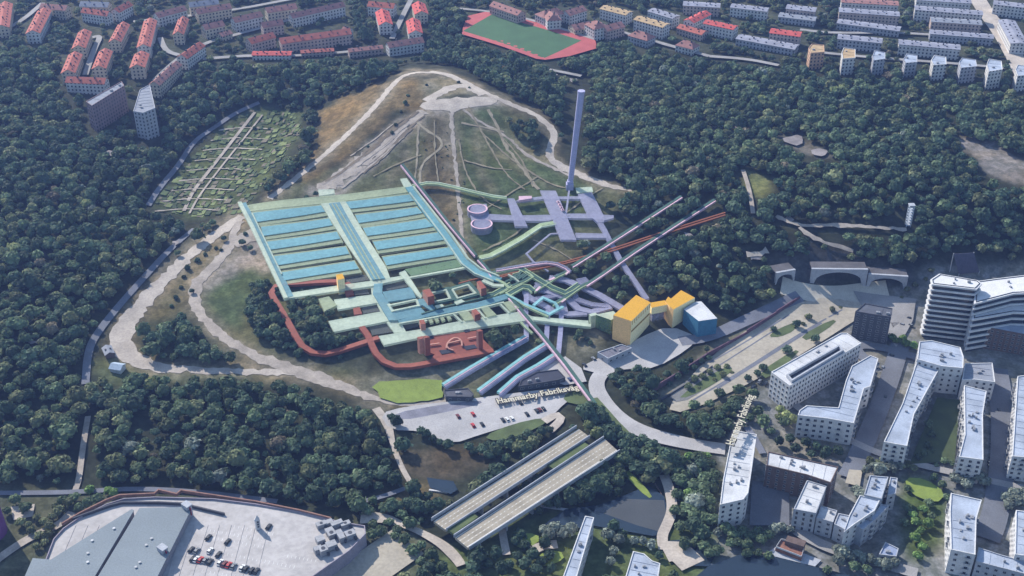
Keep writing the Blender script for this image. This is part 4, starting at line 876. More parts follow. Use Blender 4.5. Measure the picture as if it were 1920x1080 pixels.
for k in (0, 1):
    for f in ((0.12, .36), (.62, .95)):
        if k: break
        p = np.array(dz([(845,998),(1120,820)], BZ - .2)); d = p[1] - p[0]; nn = np.array([-d[1], d[0]]) / np.linalg.norm(d)
        a, c = p[0] + d * (0.0 if f[0] < .3 else .66), p[0] + d * (.16 if f[0] < .3 else .92); b = MB(); b.prism(ccw([tuple(a + nn * 2.4), tuple(a - nn * 2.2), tuple(c - nn * 1.5), tuple(c + nn * 1.9)]), BZ - 1.4, BZ + .25); b.build('median_strip', grass, e, br)
for f in np.linspace(.08, .92, 6):
    for c in (c1, c2):
        p = np.array(dz(c, BZ)); a = p[0] + (p[3] - p[0]) * f; d = p[1] + (p[2] - p[1]) * f; m_ = (a + d) / 2; b = MB(); b.box((m_[0], m_[1], BZ / 2 - 1.8), (1.2, np.linalg.norm(d - a) * .8, BZ + 1), math.atan2(*(p[3] - p[0])[::-1])); b.build('pier', P_GREY, e, br)
for c in (c1, c2):
    p = np.array(dz(c, BZ + .02)); b = MB()
    for s in (.06, .36, .64, .94):
        a = p[0] + (p[1] - p[0]) * s; d = p[3] + (p[2] - p[3]) * s; n = 40 if .1 < s < .9 else 1
        t_ = (p[1] - p[0]) / np.linalg.norm(p[1] - p[0]) * .12
        for k in range(n):
            u0 = a + (d - a) * (k / n); u1 = a + (d - a) * ((k + (.4 if n > 1 else 1)) / n); b.face([(*(u0 - t_), BZ + .02), (*(u1 - t_), BZ + .02), (*(u1 + t_), BZ + .02), (*(u0 + t_), BZ + .02)][::-1])
    b.build('lane_marking', white_line, e, br)
    for s0, s1 in ((.1, .32), (.40, .60), (.68, .9)):
        b = MB(); w0 = [p[0] + (p[1] - p[0]) * s0, p[3] + (p[2] - p[3]) * s0, p[3] + (p[2] - p[3]) * s1, p[0] + (p[1] - p[0]) * s1]; b.face([(*q_, BZ + .008) for q_ in ccw([tuple(q_) for q_ in w0])]); b.build('worn_lane', WORN, e, br)
# footbridge / pontoon over the canal
def wall_run(name, label, cat, pts, h, w, mt, lift=0):
    a = np.array(pts, float); x, y, z = R(a[:, 0], a[:, 1]); i = len(a) // 2; e = empty(name, (x[i], y[i], z[i]), label, cat); 
    for k in range(len(a) - 1):
        b = MB(); d = math.hypot(x[k + 1] - x[k], y[k + 1] - y[k]); zz = min(z[k], z[k + 1]); b.box(((x[k] + x[k + 1]) / 2, (y[k] + y[k + 1]) / 2, zz + lift + h / 2), (d + w * .8, w, h + .02 * (k % 2)), math.atan2(y[k + 1] - y[k], x[k + 1] - x[k])); b.build('section', mt, e, e.location)
    return e
wall_run('pontoon', 'narrow pale jetty crossing the canal below the pond', 'jetty', [(1015,950),(1060,957),(1110,967),(1150,975),(1190,988),(1230,1003)], .5, 1.6, P_GREY, .3)
wall_run('quay_wall', 'pale quay wall at the bottom edge along the dark canal', 'quay wall', [(1325,1058),(1360,1070),(1390,1082)], .6, 1.4, P_WHITE, .2)
wall_run('pond_rail', 'wooden railing along the curved walk beside the pond', 'railing', [(1228,908),(1238,925),(1248,945),(1250,965)], 1.1, .3, P_BROWN)
wall_run('canal_lock', 'white edged lock basin at the brown field', 'lock', [(806,906),(830,908),(842,912),(838,924),(806,920)], 1.0, 1.2, P_WHITE)
wall_run('noise_barrier', 'long purple brown noise barrier along the motorway below the wood', 'noise barrier', [(1225,735),(1275,705),(1325,672),(1400,628),(1455,592),(1498,562)], 4, .6, mat('purple brown planks', (.15, .085, .12), .7, .4))
wall_run('retaining_wall', 'dark retaining wall beside the purple noise barrier', 'wall', [(1240,752),(1290,722),(1335,690)], 2, .5, P_DARK)
x, y, z = R1((1480, 1034)); e = empty('floating_terrace', (x, y, z), 'moored floating terrace with reddish plank deck on a grey pontoon', 'floating terrace')
q = ccw(dz([(1436,1038),(1462,1020),(1540,1050),(1516,1074)], .9)); b = MB(); b.prism(q, .3, .9); b.build('pontoon', P_GREY, e, e.location)
q = ccw(dz([(1454,1027),(1464,1012),(1510,1022),(1503,1046)], 3.0)); b = MB(); b.prism(q, .92, 3.0); b.build('deck', mat('red planks', (.25, .12, .09), .65, .6), e, e.location)
q = ccw(dz([(1472,1014),(1477,1004),(1512,1014),(1507,1025)], 5.6)); b = MB(); b.prism(q, 3.02, 5.6); b.build('cabin', P_BROWN, e, e.location)
for k in range(4):
    b = MB(); i2 = inset(ccw(dz([(1454,1027),(1464,1012),(1510,1022),(1503,1046)], 3.0)), .2); a, c = np.array(i2[k]), np.array(i2[(k + 1) % 4]); b.box((*((a + c) / 2), 3.5), (np.linalg.norm(c - a), .15, 1.0), math.atan2(*(c - a)[::-1])); b.build('railing', P_WHITE, e, e.location)
# tunnel portal in the rock
def portal(label, pts, h, arches):
    a = np.array(pts, float); x, y, z = R(a[:, 0], a[:, 1]); zb = min(z); e = empty('tunnel_portal', (x[0], y[0], zb), label, 'tunnel portal'); L = e.location
    for k in range(len(a) - 1):
        A, B = np.array([x[k], y[k]]), np.array([x[k + 1], y[k + 1]]); d = B - A; D = np.linalg.norm(d); d /= D; n = np.array([-d[1], d[0]]); r = math.atan2(d[1], d[0]); m_ = 18
        b = MB(); lo, hi = .06 * D, .94 * D                               # one arched frame
        xs = np.linspace(0, D, m_ + 1); arch = [zb + (h - 2.4) * (math.sqrt(max(0, 1 - ((s - D / 2) / (D * .44)) ** 2)) ** .7 if abs(s - D / 2) < D * .44 else 0) for s in xs]
        for i in range(m_):
            for o, fl in ((-.8, 1), (.8, 0)):
                p, q = A + d * xs[i] + n * o, A + d * xs[i + 1] + n * o; f = [(*p, arch[i]), (*q, arch[i + 1]), (*q, zb + h), (*p, zb + h)]; b.face(f if fl else f[::-1])
            p0, q0, p1, q1 = A + d * xs[i] - n * .8, A + d * xs[i + 1] - n * .8, A + d * xs[i] + n * .8, A + d * xs[i + 1] + n * .8
            b.face([(*p0, zb + h), (*q0, zb + h), (*q1, zb + h), (*p1, zb + h)]); b.face([(*p0, arch[i]), (*p1, arch[i]), (*q1, arch[i + 1]), (*q0, arch[i + 1])])
        b.build('arch', P_GREY, e, L)
        b = MB(); mid = (A + B) / 2 + n * 9; b.box((mid[0], mid[1], zb + (h - .6) / 2), (D * .98, .6, h - .6), r); b.build('back_wall', P_DARK, e, L)
        b = MB(); mid = (A + B) / 2 + n * 5; b.box((mid[0], mid[1], zb + h - .5), (D * .98, 8, .8), r); b.build('lid', mat('rock lid', (.11, .105, .115), .7), e, L)
    hard.append(([(p[0], p[1] - 40) for p in pts] + [(p[0], p[1] + 18) for p in pts[::-1]], 0))
portal('wide grey concrete tunnel arch in the dark rock above the slip road', [(1518,528),(1622,536)], 13, 1)
portal('lower flat tunnel arch right of the wide arch', [(1624,537),(1698,542)], 10, 1)
portal('small tunnel mouth left of the wide arch', [(1452,533),(1488,526)], 9, 1)
for lbl, px, Hh in (('dark netting screen standing in the wood above the banded tower', [(1788,476),(1826,474),(1836,510),(1798,514)], 12),):
    a = np.array(px, float); x, y, z = R(a[:, 0], a[:, 1], np.array([14, 14, 1.5, 1.5])); e = empty('screen', (float(x[3]), float(y[3]), float(HT(x[3:4], y[3:4])[0])), lbl, 'screen'); L = e.location
    P = [np.array([x[i], y[i], z[i]]) for i in range(4)]; nrm = np.cross(P[1] - P[0], P[3] - P[0]); nrm /= np.linalg.norm(nrm); b = MB()
    o1 = [p + nrm * .2 for p in P]; o2 = [p - nrm * .2 for p in P]; b.face(o1); b.face(o2[::-1])
    for i in range(4): j = (i + 1) % 4; b.face([o1[j], o1[i], o2[i], o2[j]])
    b.build('netting', mat('dark netting', (.09, .09, .14), .8, .5), e, L)
    b = MB()
    for i in (0, 1, 2, 3): b.cyl(P[i][:2], .3, .3, float(HT(P[i][0:1], P[i][1:2])[0]), P[i][2] + .5, 8)
    b.build('post', P_GREY, e, L); hard.append((px, 4))
x, y, z = R1((1702, 424)); e = empty('mast', (x, y, z), 'pale lattice mast standing in the right wood', 'mast'); b = MB()
for sx in (-1.5, 1.5):
    for sy in (-1.5, 1.5): b.box((x + sx, y + sy, z + 8), (.35, .35, 16))
for k in range(8): b.box((x, y, z + 1 + 2 * k), (3.2, 3.2, .18), .0)
b.build('lattice', mat('pale steel', (.42, .47, .55), .9, 1), e, e.location); b = MB(); b.box((x, y, z + 16.4), (4, 4, .5)); b.build('platform', P_GREY, e, e.location)
hard.append(([(1692,390),(1715,390),(1716,430),(1690,430)], 2))
# ------------------------------------------------------------------ the coloured plant model laid on the hillside
def tm(n, rgb, a): return mat(n, rgb, .88, .12, rough=.7, fine=.5, alpha=a)
PALE = tm('pale green translucent shell', (.62, .72, .58), .56); OLIVE = tm('olive green translucent shell', (.44, .52, .34), .54)
WATER = tm('basin water blue', (.17, .40, .46), .7); TEAL = tm('teal channel', (.16, .34, .40), .66); DGREEN = tm('dark green gallery', (.055, .13, .11), .8)
LEAFG = tm('leaf green tunnel', (.44, .56, .34), .6); MIDG = tm('mid green shell', (.16, .27, .15), .66); BRICK = tm('brick red tunnel', (.30, .085, .058), .85); SALM = tm('salmon shell', (.55, .27, .21), .85)
VIO = tm('violet shell', (.40, .40, .55), .54); VIOD = tm('dim violet shell', (.29, .295, .43), .5); PINKE = tm('pink tunnel edge', (.66, .44, .53), .95); RUST = tm('rust tunnel', (.24, .075, .035), .85)
CYAN = tm('cyan pipe', (.32, .66, .70), .56); CYV = tm('violet pipe', (.46, .46, .68), .5); GREYT = tm('grey floor panel', (.11, .13, .125), .55); HOLE = tm('dark pit', (.03, .035, .06), .95)
YTOP = mat('ochre roof', (.56, .30, .03), .95, .2); YSIDE = mat('orange yellow cladding', (.98, .60, .26), .97, .2); YLIT = mat('cream yellow lit tone', (.98, .84, .48), .97, .3); YLINE = mat('ochre groove', (.34, .2, .03), .9)  # cream is a lit tone painted onto right-facing walls and the link bridge
_slab, _tunnel = slab, tunnel
def slab(name, poly, m, parent, lift=3.0, thick=2.5, **k): return _slab(name, poly, m, parent, lift, thick * .55, **k)
def tunnel(name, pts, width, m, parent, lift=3.0, thick=2.5, **k): return _tunnel(name, pts, width, m, parent, lift, thick * .6, **k)
SLOT = mat('dark olive slot', (.075, .085, .055), .8)
def Z1(f): return lambda a: [(f[0] + x / f[2], f[1] + y / f[2]) for x, y in a]
z1, z2, z3, z4 = Z1((440, 300, 4.8)), Z1((500, 480, 4.8)), Z1((840, 440, 4.8)), Z1((820, 300, 4.8))
def plant(name, px, label, cat, group=None): return empty(name, R1(px), label, cat, group)
# --- treatment hall
hall = plant('basin_hall', (640, 460), 'large pale green basin hall with two columns of blue water basins on the hillside', 'treatment hall')
basins = [[(165,475),(778,408),(812,463),(202,556)],[(237,602),(850,525),(882,585),(256,682)],[(290,735),(920,645),(950,706),(320,806)],[(355,866),(1000,780),(1030,842),(386,946)],[(415,1012),(1075,910),(1117,976),(445,1082)],
 [(1000,376),(1570,310),(1612,365),(1042,436)],[(1085,496),(1640,425),(1690,476),(1117,566)],[(1155,612),(1720,530),(1790,596),(1192,682)],[(1245,736),(1830,653),(1882,716),(1282,806)],[(1330,876),(1935,785),(1975,848),(1367,946)]]
for q in basins:
    f = [(q[0][0] - 8, q[0][1] - 12), (q[1][0] + 4, q[1][1] - 10), (q[2][0] + 28, q[2][1] + 36), (q[3][0] + 12, q[3][1] + 36)]
    fr = slab('basin', z1(f), OLIVE, hall, 3.4, 2.6); w = slab('water', z1(q), WATER, hall, 4.0, .5); w.parent = fr
    slab('slot', z1([(q[3][0] + 20, q[3][1] + 40), (q[2][0] + 10, q[2][1] + 41), (q[2][0] + 14, q[2][1] + 51), (q[3][0] + 24, q[3][1] + 52)]), SLOT, hall, 2.9, .5)
for nm, p, mt, l, t in [('end_gallery', [(100,408),(1545,236),(1565,288),(140,464)], OLIVE, 3.6, 2.8), ('end_tab', [(750,266),(895,262),(902,300),(762,322)], PALE, 3.8, 2.5), ('corner_tab', [(1490,168),(1548,162),(1600,236),(1530,246)], PALE, 4.2, 2.5),
  ('walkway', [(775,392),(1000,370),(1362,960),(1400,1060),(1225,1082),(1160,980)], PALE, 3.9, 2), ('distribution_channel', [(848,390),(945,378),(1352,1062),(1240,1078)], TEAL, 4.6, 1)]: slab(nm, z1(p), mt, hall, l, t)
for dx in (25, 60): tunnel('pipe', z1([(850 + dx, 392), (1240 + dx * 1.1, 1070)]), .7, OLIVE, hall, 5.2, .6)
tunnel('channel', [(456,380),(480,424),(545,556)], 3.6, TEAL, hall, 4.0, 2); tunnel('channel_wall', [(449,378),(473,424),(536,558)], 2.6, PALE, hall, 5.2, 3.2); tunnel('channel_wall', [(472,398),(528,513)], .8, PALE, hall, 5, 2)
tunnel('channel', [(767,350),(803,400),(838,445),(868,488),(895,510),(938,524)], 5.2, WATER, hall, 4.6, 2); tunnel('channel_wall', [(775,349),(813,397),(848,441),(878,484),(902,503),(936,517)], 1.2, PALE, hall, 5.4, 3)
tunnel('channel_wall', [(768,360),(800,402),(833,446),(866,494),(890,512),(925,526)], 1.0, PALE, hall, 5.2, 3)
slab('outlet_gallery', z2([(165,385),(190,334),(940,222),(1250,172),(1252,200),(940,272)]), PALE, hall, 3.8, 2.6)
slab('outlet_gallery', z2([(1190,150),(1245,128),(1400,362),(1385,380),(1350,350)]), PALE, hall, 4.4, 2.6)
slab('side_hall', z2([(1245,118),(1780,18),(1800,85),(1300,178)]), MIDG, hall, 3.4, 2.5); tunnel('side_hall_edge', z2([(1280,192),(1795,100)]), 1.8, PALE, hall, 3.8, 2)
# --- lower galleries
low = plant('filter_gallery', (760, 600), 'pale green lower gallery with three long arms and teal tanks below the basin hall', 'gallery')
for nm, p, mt, l, t in [('arm', [(605,392),(960,345),(1003,420),(640,482)], PALE, 3.4, 2.5), ('green_box', [(465,385),(560,362),(632,440),(520,500)], OLIVE, 4.2, 3.6), ('arm', [(555,585),(1020,500),(1112,580),(605,682)], PALE, 3.4, 2.5),
  ('link', [(930,225),(985,215),(1000,420),(1110,580),(1195,572),(1255,682),(1150,692),(1080,600),(945,345)], PALE, 3.1, 2), ('tank', [(965,250),(1045,243),(1038,330),(1195,575),(1100,578),(955,335)], TEAL, 4.2, 2),
  ('tank', [(1040,322),(1300,278),(1345,375),(1090,412)], TEAL, 3.9, 2), ('tank', [(1130,495),(1370,448),(1440,515),(1180,575)], TEAL, 3.9, 2), ('channel', [(1350,392),(1440,380),(1520,470),(1480,490),(1400,440),(1370,450)], TEAL, 4.3, 2),
  ('floor_panel', [(700,182),(905,168),(938,212),(725,248)], GREYT, 1.6, .6), ('floor_panel', [(780,292),(895,270),(925,338),(790,352)], GREYT, 1.6, .6), ('floor_panel', [(850,452),(985,428),(1022,495),(870,520)], GREYT, 1.6, .6), ('floor_panel', [(920,632),(1110,590),(1155,680),(950,712)], GREYT, 1.6, .6), ('floor_panel', [(1060,230),(1220,210),(1290,272),(1040,318)], GREYT, 1.6, .6), ('floor_panel', [(1210,610),(1370,585),(1368,635),(1240,662)], GREYT, 1.6, .6)]: slab(nm, z2(p), mt, low, l, t)
slab('main_gallery', [(710,630),(796,616),(840,606),(975,584),(998,593),(1103,601),(1104,613),(986,601),(896,614),(781,634),(720,647)], PALE, low, 3.8, 2.8)
for p in ([(1098,442),(1345,390)], [(1130,492),(1365,442)], [(1345,385),(1372,450)], [(1092,430),(1135,500)]): tunnel('tank_wall', z2(p), 1.4, PALE, low, 4.6, 2.2)
slab('long_channel', [(746,601),(790,588),(840,577),(896,566),(948,551),(953,559),(900,576),(800,594),(750,606)], TEAL, low, 4.2, 2.2)
tunnel('channel_wall', [(748,606),(800,597),(896,578),(945,566)], 1.2, PALE, low, 4.6, 2.6); tunnel('channel_wall', [(790,588),(840,573),(925,553)], 1.0, DGREEN, low, 4.6, 2.2)
for p in ([(857,584),(875,581),(893,598),(872,601)], [(900,575),(913,572),(931,590),(914,594)], [(942,567),(957,564),(974,577),(957,584)]): slab('green_box', p, OLIVE, low, 4.6, 3)
for x, y in ((806, 600), (817, 598), (828, 596), (840, 594)): slab('small_tank', [(x - 4, y - 2), (x + 2, y - 4), (x + 7, y + 4), (x + 1, y + 6)], OLIVE, low, 4.2, 2.4)
for p in ([(815,573),(829,570),(833,574),(819,578)], [(851,566),(865,561),(872,565),(856,571)]): slab('cover_plate', p, PALE, low, 5, 1)
for p in ([(800,600),(786,606)], [(850,588),(866,603)], [(894,578),(910,596)], [(938,570),(955,586)]): tunnel('cross_wall', p, 1.4, PALE, low, 4.4, 2.4)
for fr in ([(790,550),(840,540),(850,560),(812,568),(790,550)], [(842,541),(880,530),(898,550),(855,562),(842,541)]):
    tunnel('frame', fr, 2.6, DGREEN, low, 4.2, 2.4); c = np.mean(fr[:4], axis=0); tunnel('inner_frame', [tuple(c + (np.array(p) - c) * .78) for p in fr], 1.3, PALE, low, 4.6, 2.4)
tunnel('portal_arm', [(1000,597),(1050,603),(1108,610)], 3.2, PALE, low, 4.2, 2.6)
# --- red service tunnel
red = plant('service_tunnel', (560, 645), 'brick red looping road tunnel model around the trees below the basin hall', 'tunnel')
tunnel('tube', [(640,526),(600,527),(560,530),(525,532),(510,538),(507,547),(514,560),(531,587),(545,612),(558,636),(568,650),(583,659),(606,663),(632,657),(660,648),(690,638),(710,632)], 3.9, BRICK, red, 3.2, 3.2, smooth=1)
tunnel('tube', [(678,612),(687,622),(694,637),(699,652),(708,666),(724,680),(748,687),(780,684),(812,677),(850,670),(895,662),(925,656)], 3.9, BRICK, red, 3.4, 3.2, smooth=1)
for p in ([(646,545),(660,541),(664,552),(650,556)], [(662,578),(674,575),(679,588),(664,590)], [(654,528),(666,536),(650,541),(642,532)]): slab('side_chamber', p, BRICK, red, 3, 2.6)
rh = plant('red_chamber', (850, 650), 'brick red chamber model with pale towers and a ring under the long pale gallery', 'chamber')
slab('floor', [(783,640),(800,631),(905,619),(906,636),(925,655),(870,668),(815,678),(806,676),(815,664),(792,657)], BRICK, rh, 3.0, 2.4)
for p in ([(823,657),(846,654),(852,660),(828,664)], [(868,649),(890,646),(895,652),(874,656)], [(805,629),(813,627),(812,634),(805,636)], [(868,616),(880,615),(881,621),(872,623)]): slab('pit', p, HOLE, rh, 3.3, .4)
def hexbox(name, mts, top, h, parent, lift=3):                        # upright box given by its top corners in the layout
    a = np.array(top, float); x, y, z = R(a[:, 0], a[:, 1], lift + h); zt = float(np.mean(z)); x, y = PZ(a[:, 0], a[:, 1], zt); q = ccw([(float(u), float(v)) for u, v in zip(x, y)]); b = MB(); n = len(q)
    for i in range(n):
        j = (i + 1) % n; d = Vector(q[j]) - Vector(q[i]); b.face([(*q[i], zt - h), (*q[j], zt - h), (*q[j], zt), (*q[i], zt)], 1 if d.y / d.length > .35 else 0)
    b.face([(*p, zt) for p in q], 2); o = b.build(name, mts, parent, parent.location); block_keep(q, zt - h, zt); return o
for p, h in (([(793,630),(801,629),(806,632),(797,634)], 13), ([(893,619),(900,617),(905,620),(897,622)], 13), ([(782,632),(792,630),(796,634),(786,636)], 11)): hexbox('tower', [SALM, BRICK, BRICK], p, h, rh)
for p, h in (([(786,600),(795,599),(798,607),(789,608)], 5), ([(884,582),(892,579),(901,588),(890,591)], 5), ([(792,544),(805,541),(814,554),(802,557)], 7), ([(894,528),(901,526),(912,539),(902,542)], 6)): hexbox('red_box', [SALM, BRICK, BRICK], p, h, rh)
tunnel('ring', [(837,652),(838,643),(845,636),(853,632),(862,634),(866,641),(866,648)], 1.0, SALM, rh, 4.2, 1.0, smooth=1, step=2); tunnel('ring', [(837,648),(843,655),(850,656)], .9, SALM, rh, 4.2, 1, smooth=1, step=2)
for p in ([(803,646),(824,643)], [(840,643),(864,637)], [(877,634),(893,631)]): tunnel('edge', p, .9, SALM, rh, 4.2, 1)
# --- violet process area
vio = plant('digester_model', (1000, 404), 'violet plant model with two round open tanks and joined halls on the ski slope', 'plant model')
slab('tank_floor', [(877,386),(912,382),(922,421),(905,430),(888,425)], VIO, vio, 3, 2.4)
for c, rr in (((895, 391), 7.0), ((903, 419), 7.4)):
    X, Y, Z = R1(c, 4); b = MB(); b.cyl((X, Y), rr, rr, Z - 5, Z, 40, 0, top=False); o = b.build('tank', VIO, vio, vio.location)
    b = MB(); n = 40
    for i in range(n):
        a0, a1 = 2 * math.pi * i / n, 2 * math.pi * (i + 1) / n; P = lambda r, a: (X + r * math.cos(a), Y + r * math.sin(a))
        b.face([(*P(rr + .05, a0), Z), (*P(rr + .05, a1), Z), (*P(rr - .9, a1), Z), (*P(rr - .9, a0), Z)]); b.face([(*P(rr - .9, a0), Z), (*P(rr - .9, a1), Z), (*P(rr - .9, a1), Z - 2.2), (*P(rr - .9, a0), Z - 2.2)])
    b.build('rim', PINKE, o, (0, 0, 0)).location = (-vio.location[0], -vio.location[1], -vio.location[2])
    b = MB(); b.face([(X + (rr - .9) * math.cos(2 * math.pi * i / n), Y + (rr - .9) * math.sin(2 * math.pi * i / n), Z - 2.0) for i in range(n)]); b.build('liquid', tm('grey liquid', (.16, .17, .24), .9), o, (0, 0, 0)).location = (-vio.location[0], -vio.location[1], -vio.location[2])
for nm, p in [('corridor', [(468,485),(690,498),(1000,492),(1080,520),(1000,548),(690,545),(480,540)]), ('cross_hall', [(628,345),(692,345),(812,596),(700,596)]), ('machine_hall', [(925,273),(1066,275),(1252,718),(1110,716)]),
  ('corridor', [(1100,482),(1430,480),(1500,492),(1588,497),(1588,520),(1500,545),(1420,525),(1100,522)]), ('side_hall', [(1265,308),(1390,288),(1500,505),(1500,560),(1440,560),(1350,482)]), ('corridor', [(1240,655),(1525,662),(1530,700),(1250,700)]), ('corridor', [(700,372),(735,352),(950,325),(1300,325),(1300,348),(960,348),(740,372)])]: slab(nm, z4(p), VIO, vio, 3.6 + .3 * (nm == 'machine_hall'), 2.8)
slab('pink_box', z4([(733,325),(850,322),(850,345),(735,362)]), PINKE, vio, 5, 3)
tunnel('access_tunnel', [(1122,412),(1134,432),(1143,450),(1165,490),(1190,526),(1213,560)], 3.6, VIO, vio, 3.4, 2.8); tunnel('duct', [(1046,437),(1032,438),(1010,456),(987,475),(1000,490),(1028,508)], 1.2, VIO, vio, 3.4, 1.4)
tunnel('shaft', [(1067,357),(1064,380),(1061,400)], 1.3, VIO, vio, 3.8, 1.5); slab('pale_patch', [(1079,352),(1110,350),(1112,359),(1082,362)], PALE, vio, 3, 1.2)
for k in range(4): u, v = 1046 + k * 2.8, 378 + k * 5; slab('hatch', [(u - 3, v - 1.5), (u + 2, v - 2), (u + 4, v + 1.5), (u - 1, v + 2)], [PINKE, HOLE][0], vio, 5.0, .8); slab('hatch_pit', [(u - 1, v - .8), (u + 1.5, v - 1), (u + 2.6, v + 1), (u + .2, v + 1.2)], HOLE, vio, 5.2, .3)
ch = plant('chimney', (1068, 352), 'tall slim violet chimney model standing on a square base on the ski slope', 'chimney')
X, Y, Z = R1((1068, 354), 0); hx = 72.0; tx, ty = PZ(1090, 171, Z + hx); b = MB(); n = 20; r0, r1 = 1.9, 2.4
for i in range(n):
    a0, a1 = 2 * math.pi * i / n, 2 * math.pi * (i + 1) / n; zb = Z + 6; fx = 6 / hx; bx, by = X + (float(tx) - X) * fx, Y + (float(ty) - Y) * fx
    b.face([(bx + r0 * math.cos(a0), by + r0 * math.sin(a0), zb), (bx + r0 * math.cos(a1), by + r0 * math.sin(a1), zb), (float(tx) + r1 * math.cos(a1), float(ty) + r1 * math.sin(a1), Z + hx), (float(tx) + r1 * math.cos(a0), float(ty) + r1 * math.sin(a0), Z + hx)])
VST = mat('violet stack', (.38, .38, .58), .92, .2); o = b.build('stack', VST, ch, ch.location); b = MB(); b.cyl((float(tx), float(ty)), 2.6, 2.6, Z + hx - 1.2, Z + hx + .3, 20); b.build('cap', VST, ch, ch.location)
b = MB(); b.box((X, Y, Z + 2.2), (5.2, 5.2, 4.4)); b.box((X + .2, Y, Z + 5.4), (4, 4, 2)); b.build('base', VST, ch, ch.location); hard.append(([(1060,160),(1100,160),(1082,365),(1055,365)], 2))
# --- violet lower cluster and inlet pipes
vl = plant('pump_station_model', (1050, 560), 'violet pump station model of joined corridors between the dark green galleries and the yellow building', 'plant model')
for p, w in [([(1030,520),(1060,524),(1092,537),(1125,553),(1166,577)], 5.4), ([(1000,538),(1035,548),(1065,560),(1085,578),(1110,584),(1145,574)], 5), ([(985,544),(990,556),(1010,566),(1035,580),(1065,588),(1100,586)], 5), ([(1035,548),(1025,530),(1005,534)], 6), ([(1075,545),(1080,560),(1110,570),(1140,573)], 4.4), ([(1000,560),(1035,555),(1075,545)], 4), ([(1050,565),(1055,585)], 7)]: tunnel('corridor', p, w, VIO if w > 4.6 else VIOD, vl, 2.6, 2.2)
for p in ([(1035,519),(1045,513),(1058,520),(1046,527)], [(1080,523),(1098,519),(1106,527),(1088,534)], [(1002,530),(1018,524),(1030,538),(1010,548)]): slab('chamber', p, VIOD, vl, 3.2, 2.6)
for p in ([(1005,545),(1013,537)], [(1052,566),(1060,560)], [(1060,514),(1068,507)], [(1030,525),(1040,520)]): tunnel('pink_beam', p, 1.6, PINKE, vl, 4.4, 1)
for i, (lbl, up, dn) in enumerate([('left inlet pipe model, longest violet and cyan pipe from the shed to the gallery', [(987,548),(986,590),(987,632)], [(987,632),(930,664),(880,693),(832,723)]), ('middle inlet pipe model, violet and cyan pipe bending down between two others', [(1028,572),(1026,610),(1024,646)], [(1024,646),(985,670),(940,703),(898,734)]), ('right inlet pipe model, violet and cyan pipe ending at the street lettering', [(1053,582),(1051,620),(1047,662)], [(1047,662),(1010,686),(970,708),(936,738)])]):
    e = plant('inlet_pipe', dn[1], lbl, 'pipe', 'inlet pipe models'); tunnel('riser', up, 3.0, CYV, e, 2.6, 2.4); off = 3.0
    tunnel('pipe', [(x - 2, y - 3.2) for x, y in dn], 1.9, CYAN, e, 3.2, 2.6); tunnel('pipe', [(x + 2.6, y + 2) for x, y in dn], 2.3, CYV, e, 2.6, 2.4); tunnel('pipe_edge', [(x + 1, y - .6) for x, y in dn], .5, PINKE, e, 3.5, .5)
# --- dark green galleries
dg = plant('pipe_gallery', (985, 530), 'dark green network of pale edged pipe galleries left of the violet station', 'gallery')
def edged(p, w, mt, ed, parent, lift=4.2, side=1, both=False):
    tunnel('gallery', p, w, mt, parent, lift, 2.4); a = np.array(p, float); d = np.gradient(a, axis=0); d /= np.linalg.norm(d, axis=1, keepdims=True) + 1e-9; n = np.c_[-d[:, 1], d[:, 0]]
    s = SC(p[len(p) // 2]) * w * .68
    for k in ((1, -1) if both else (side,)): tunnel('edge', [tuple(q) for q in a + n * s * k * np.array([1, .9])], w * .42, ed, parent, lift + .2, 2.2)
for p, w in [([(922,510),(950,504),(972,501),(979,506),(974,513),(962,516)], 1.8), ([(978,503),(1005,520),(1035,538),(1060,548),(1072,541),(1085,532)], 2.0), ([(935,548),(960,535),(985,524),(998,516)], 1.8), ([(951,552),(965,544),(980,536),(992,538),(1000,545)], 2.2), ([(1000,545),(1020,532),(1045,516),(1062,508)], 1.8), ([(1035,570),(1060,556),(1085,538),(1100,530)], 1.8), ([(900,555),(925,551),(945,540),(958,532)], 2.0)]: edged(p, w, DGREEN, LEAFG, dg, both=w > 1.9)
for k in range(5): tunnel('rack', [(947 + k * 8, 528 - k * 1.5), (968 + k * 7, 517 - k * 2)], 1.1, DGREEN, dg, 4.4, 2)
for p, w, mt in [([(953,514),(965,521),(973,528)], 1.3, PALE), ([(950,551),(985,570),(1030,588),(1046,579),(1056,574)], 2.0, CYAN), ([(948,548),(982,572),(1028,593)], 1.4, LEAFG), ([(1000,572),(1018,557),(1040,567),(1048,578)], 1.9, CYAN), ([(930,523),(945,530),(955,540)], 2, LEAFG), ([(905,525),(925,534),(945,535)], 3, PALE), ([(976,603),(988,615),(998,624)], 1.6, LEAFG), ([(985,508),(995,514),(1000,520)], 1.4, LEAFG)]: tunnel('pipe_run', p, w, mt, dg, 4.8, 2)
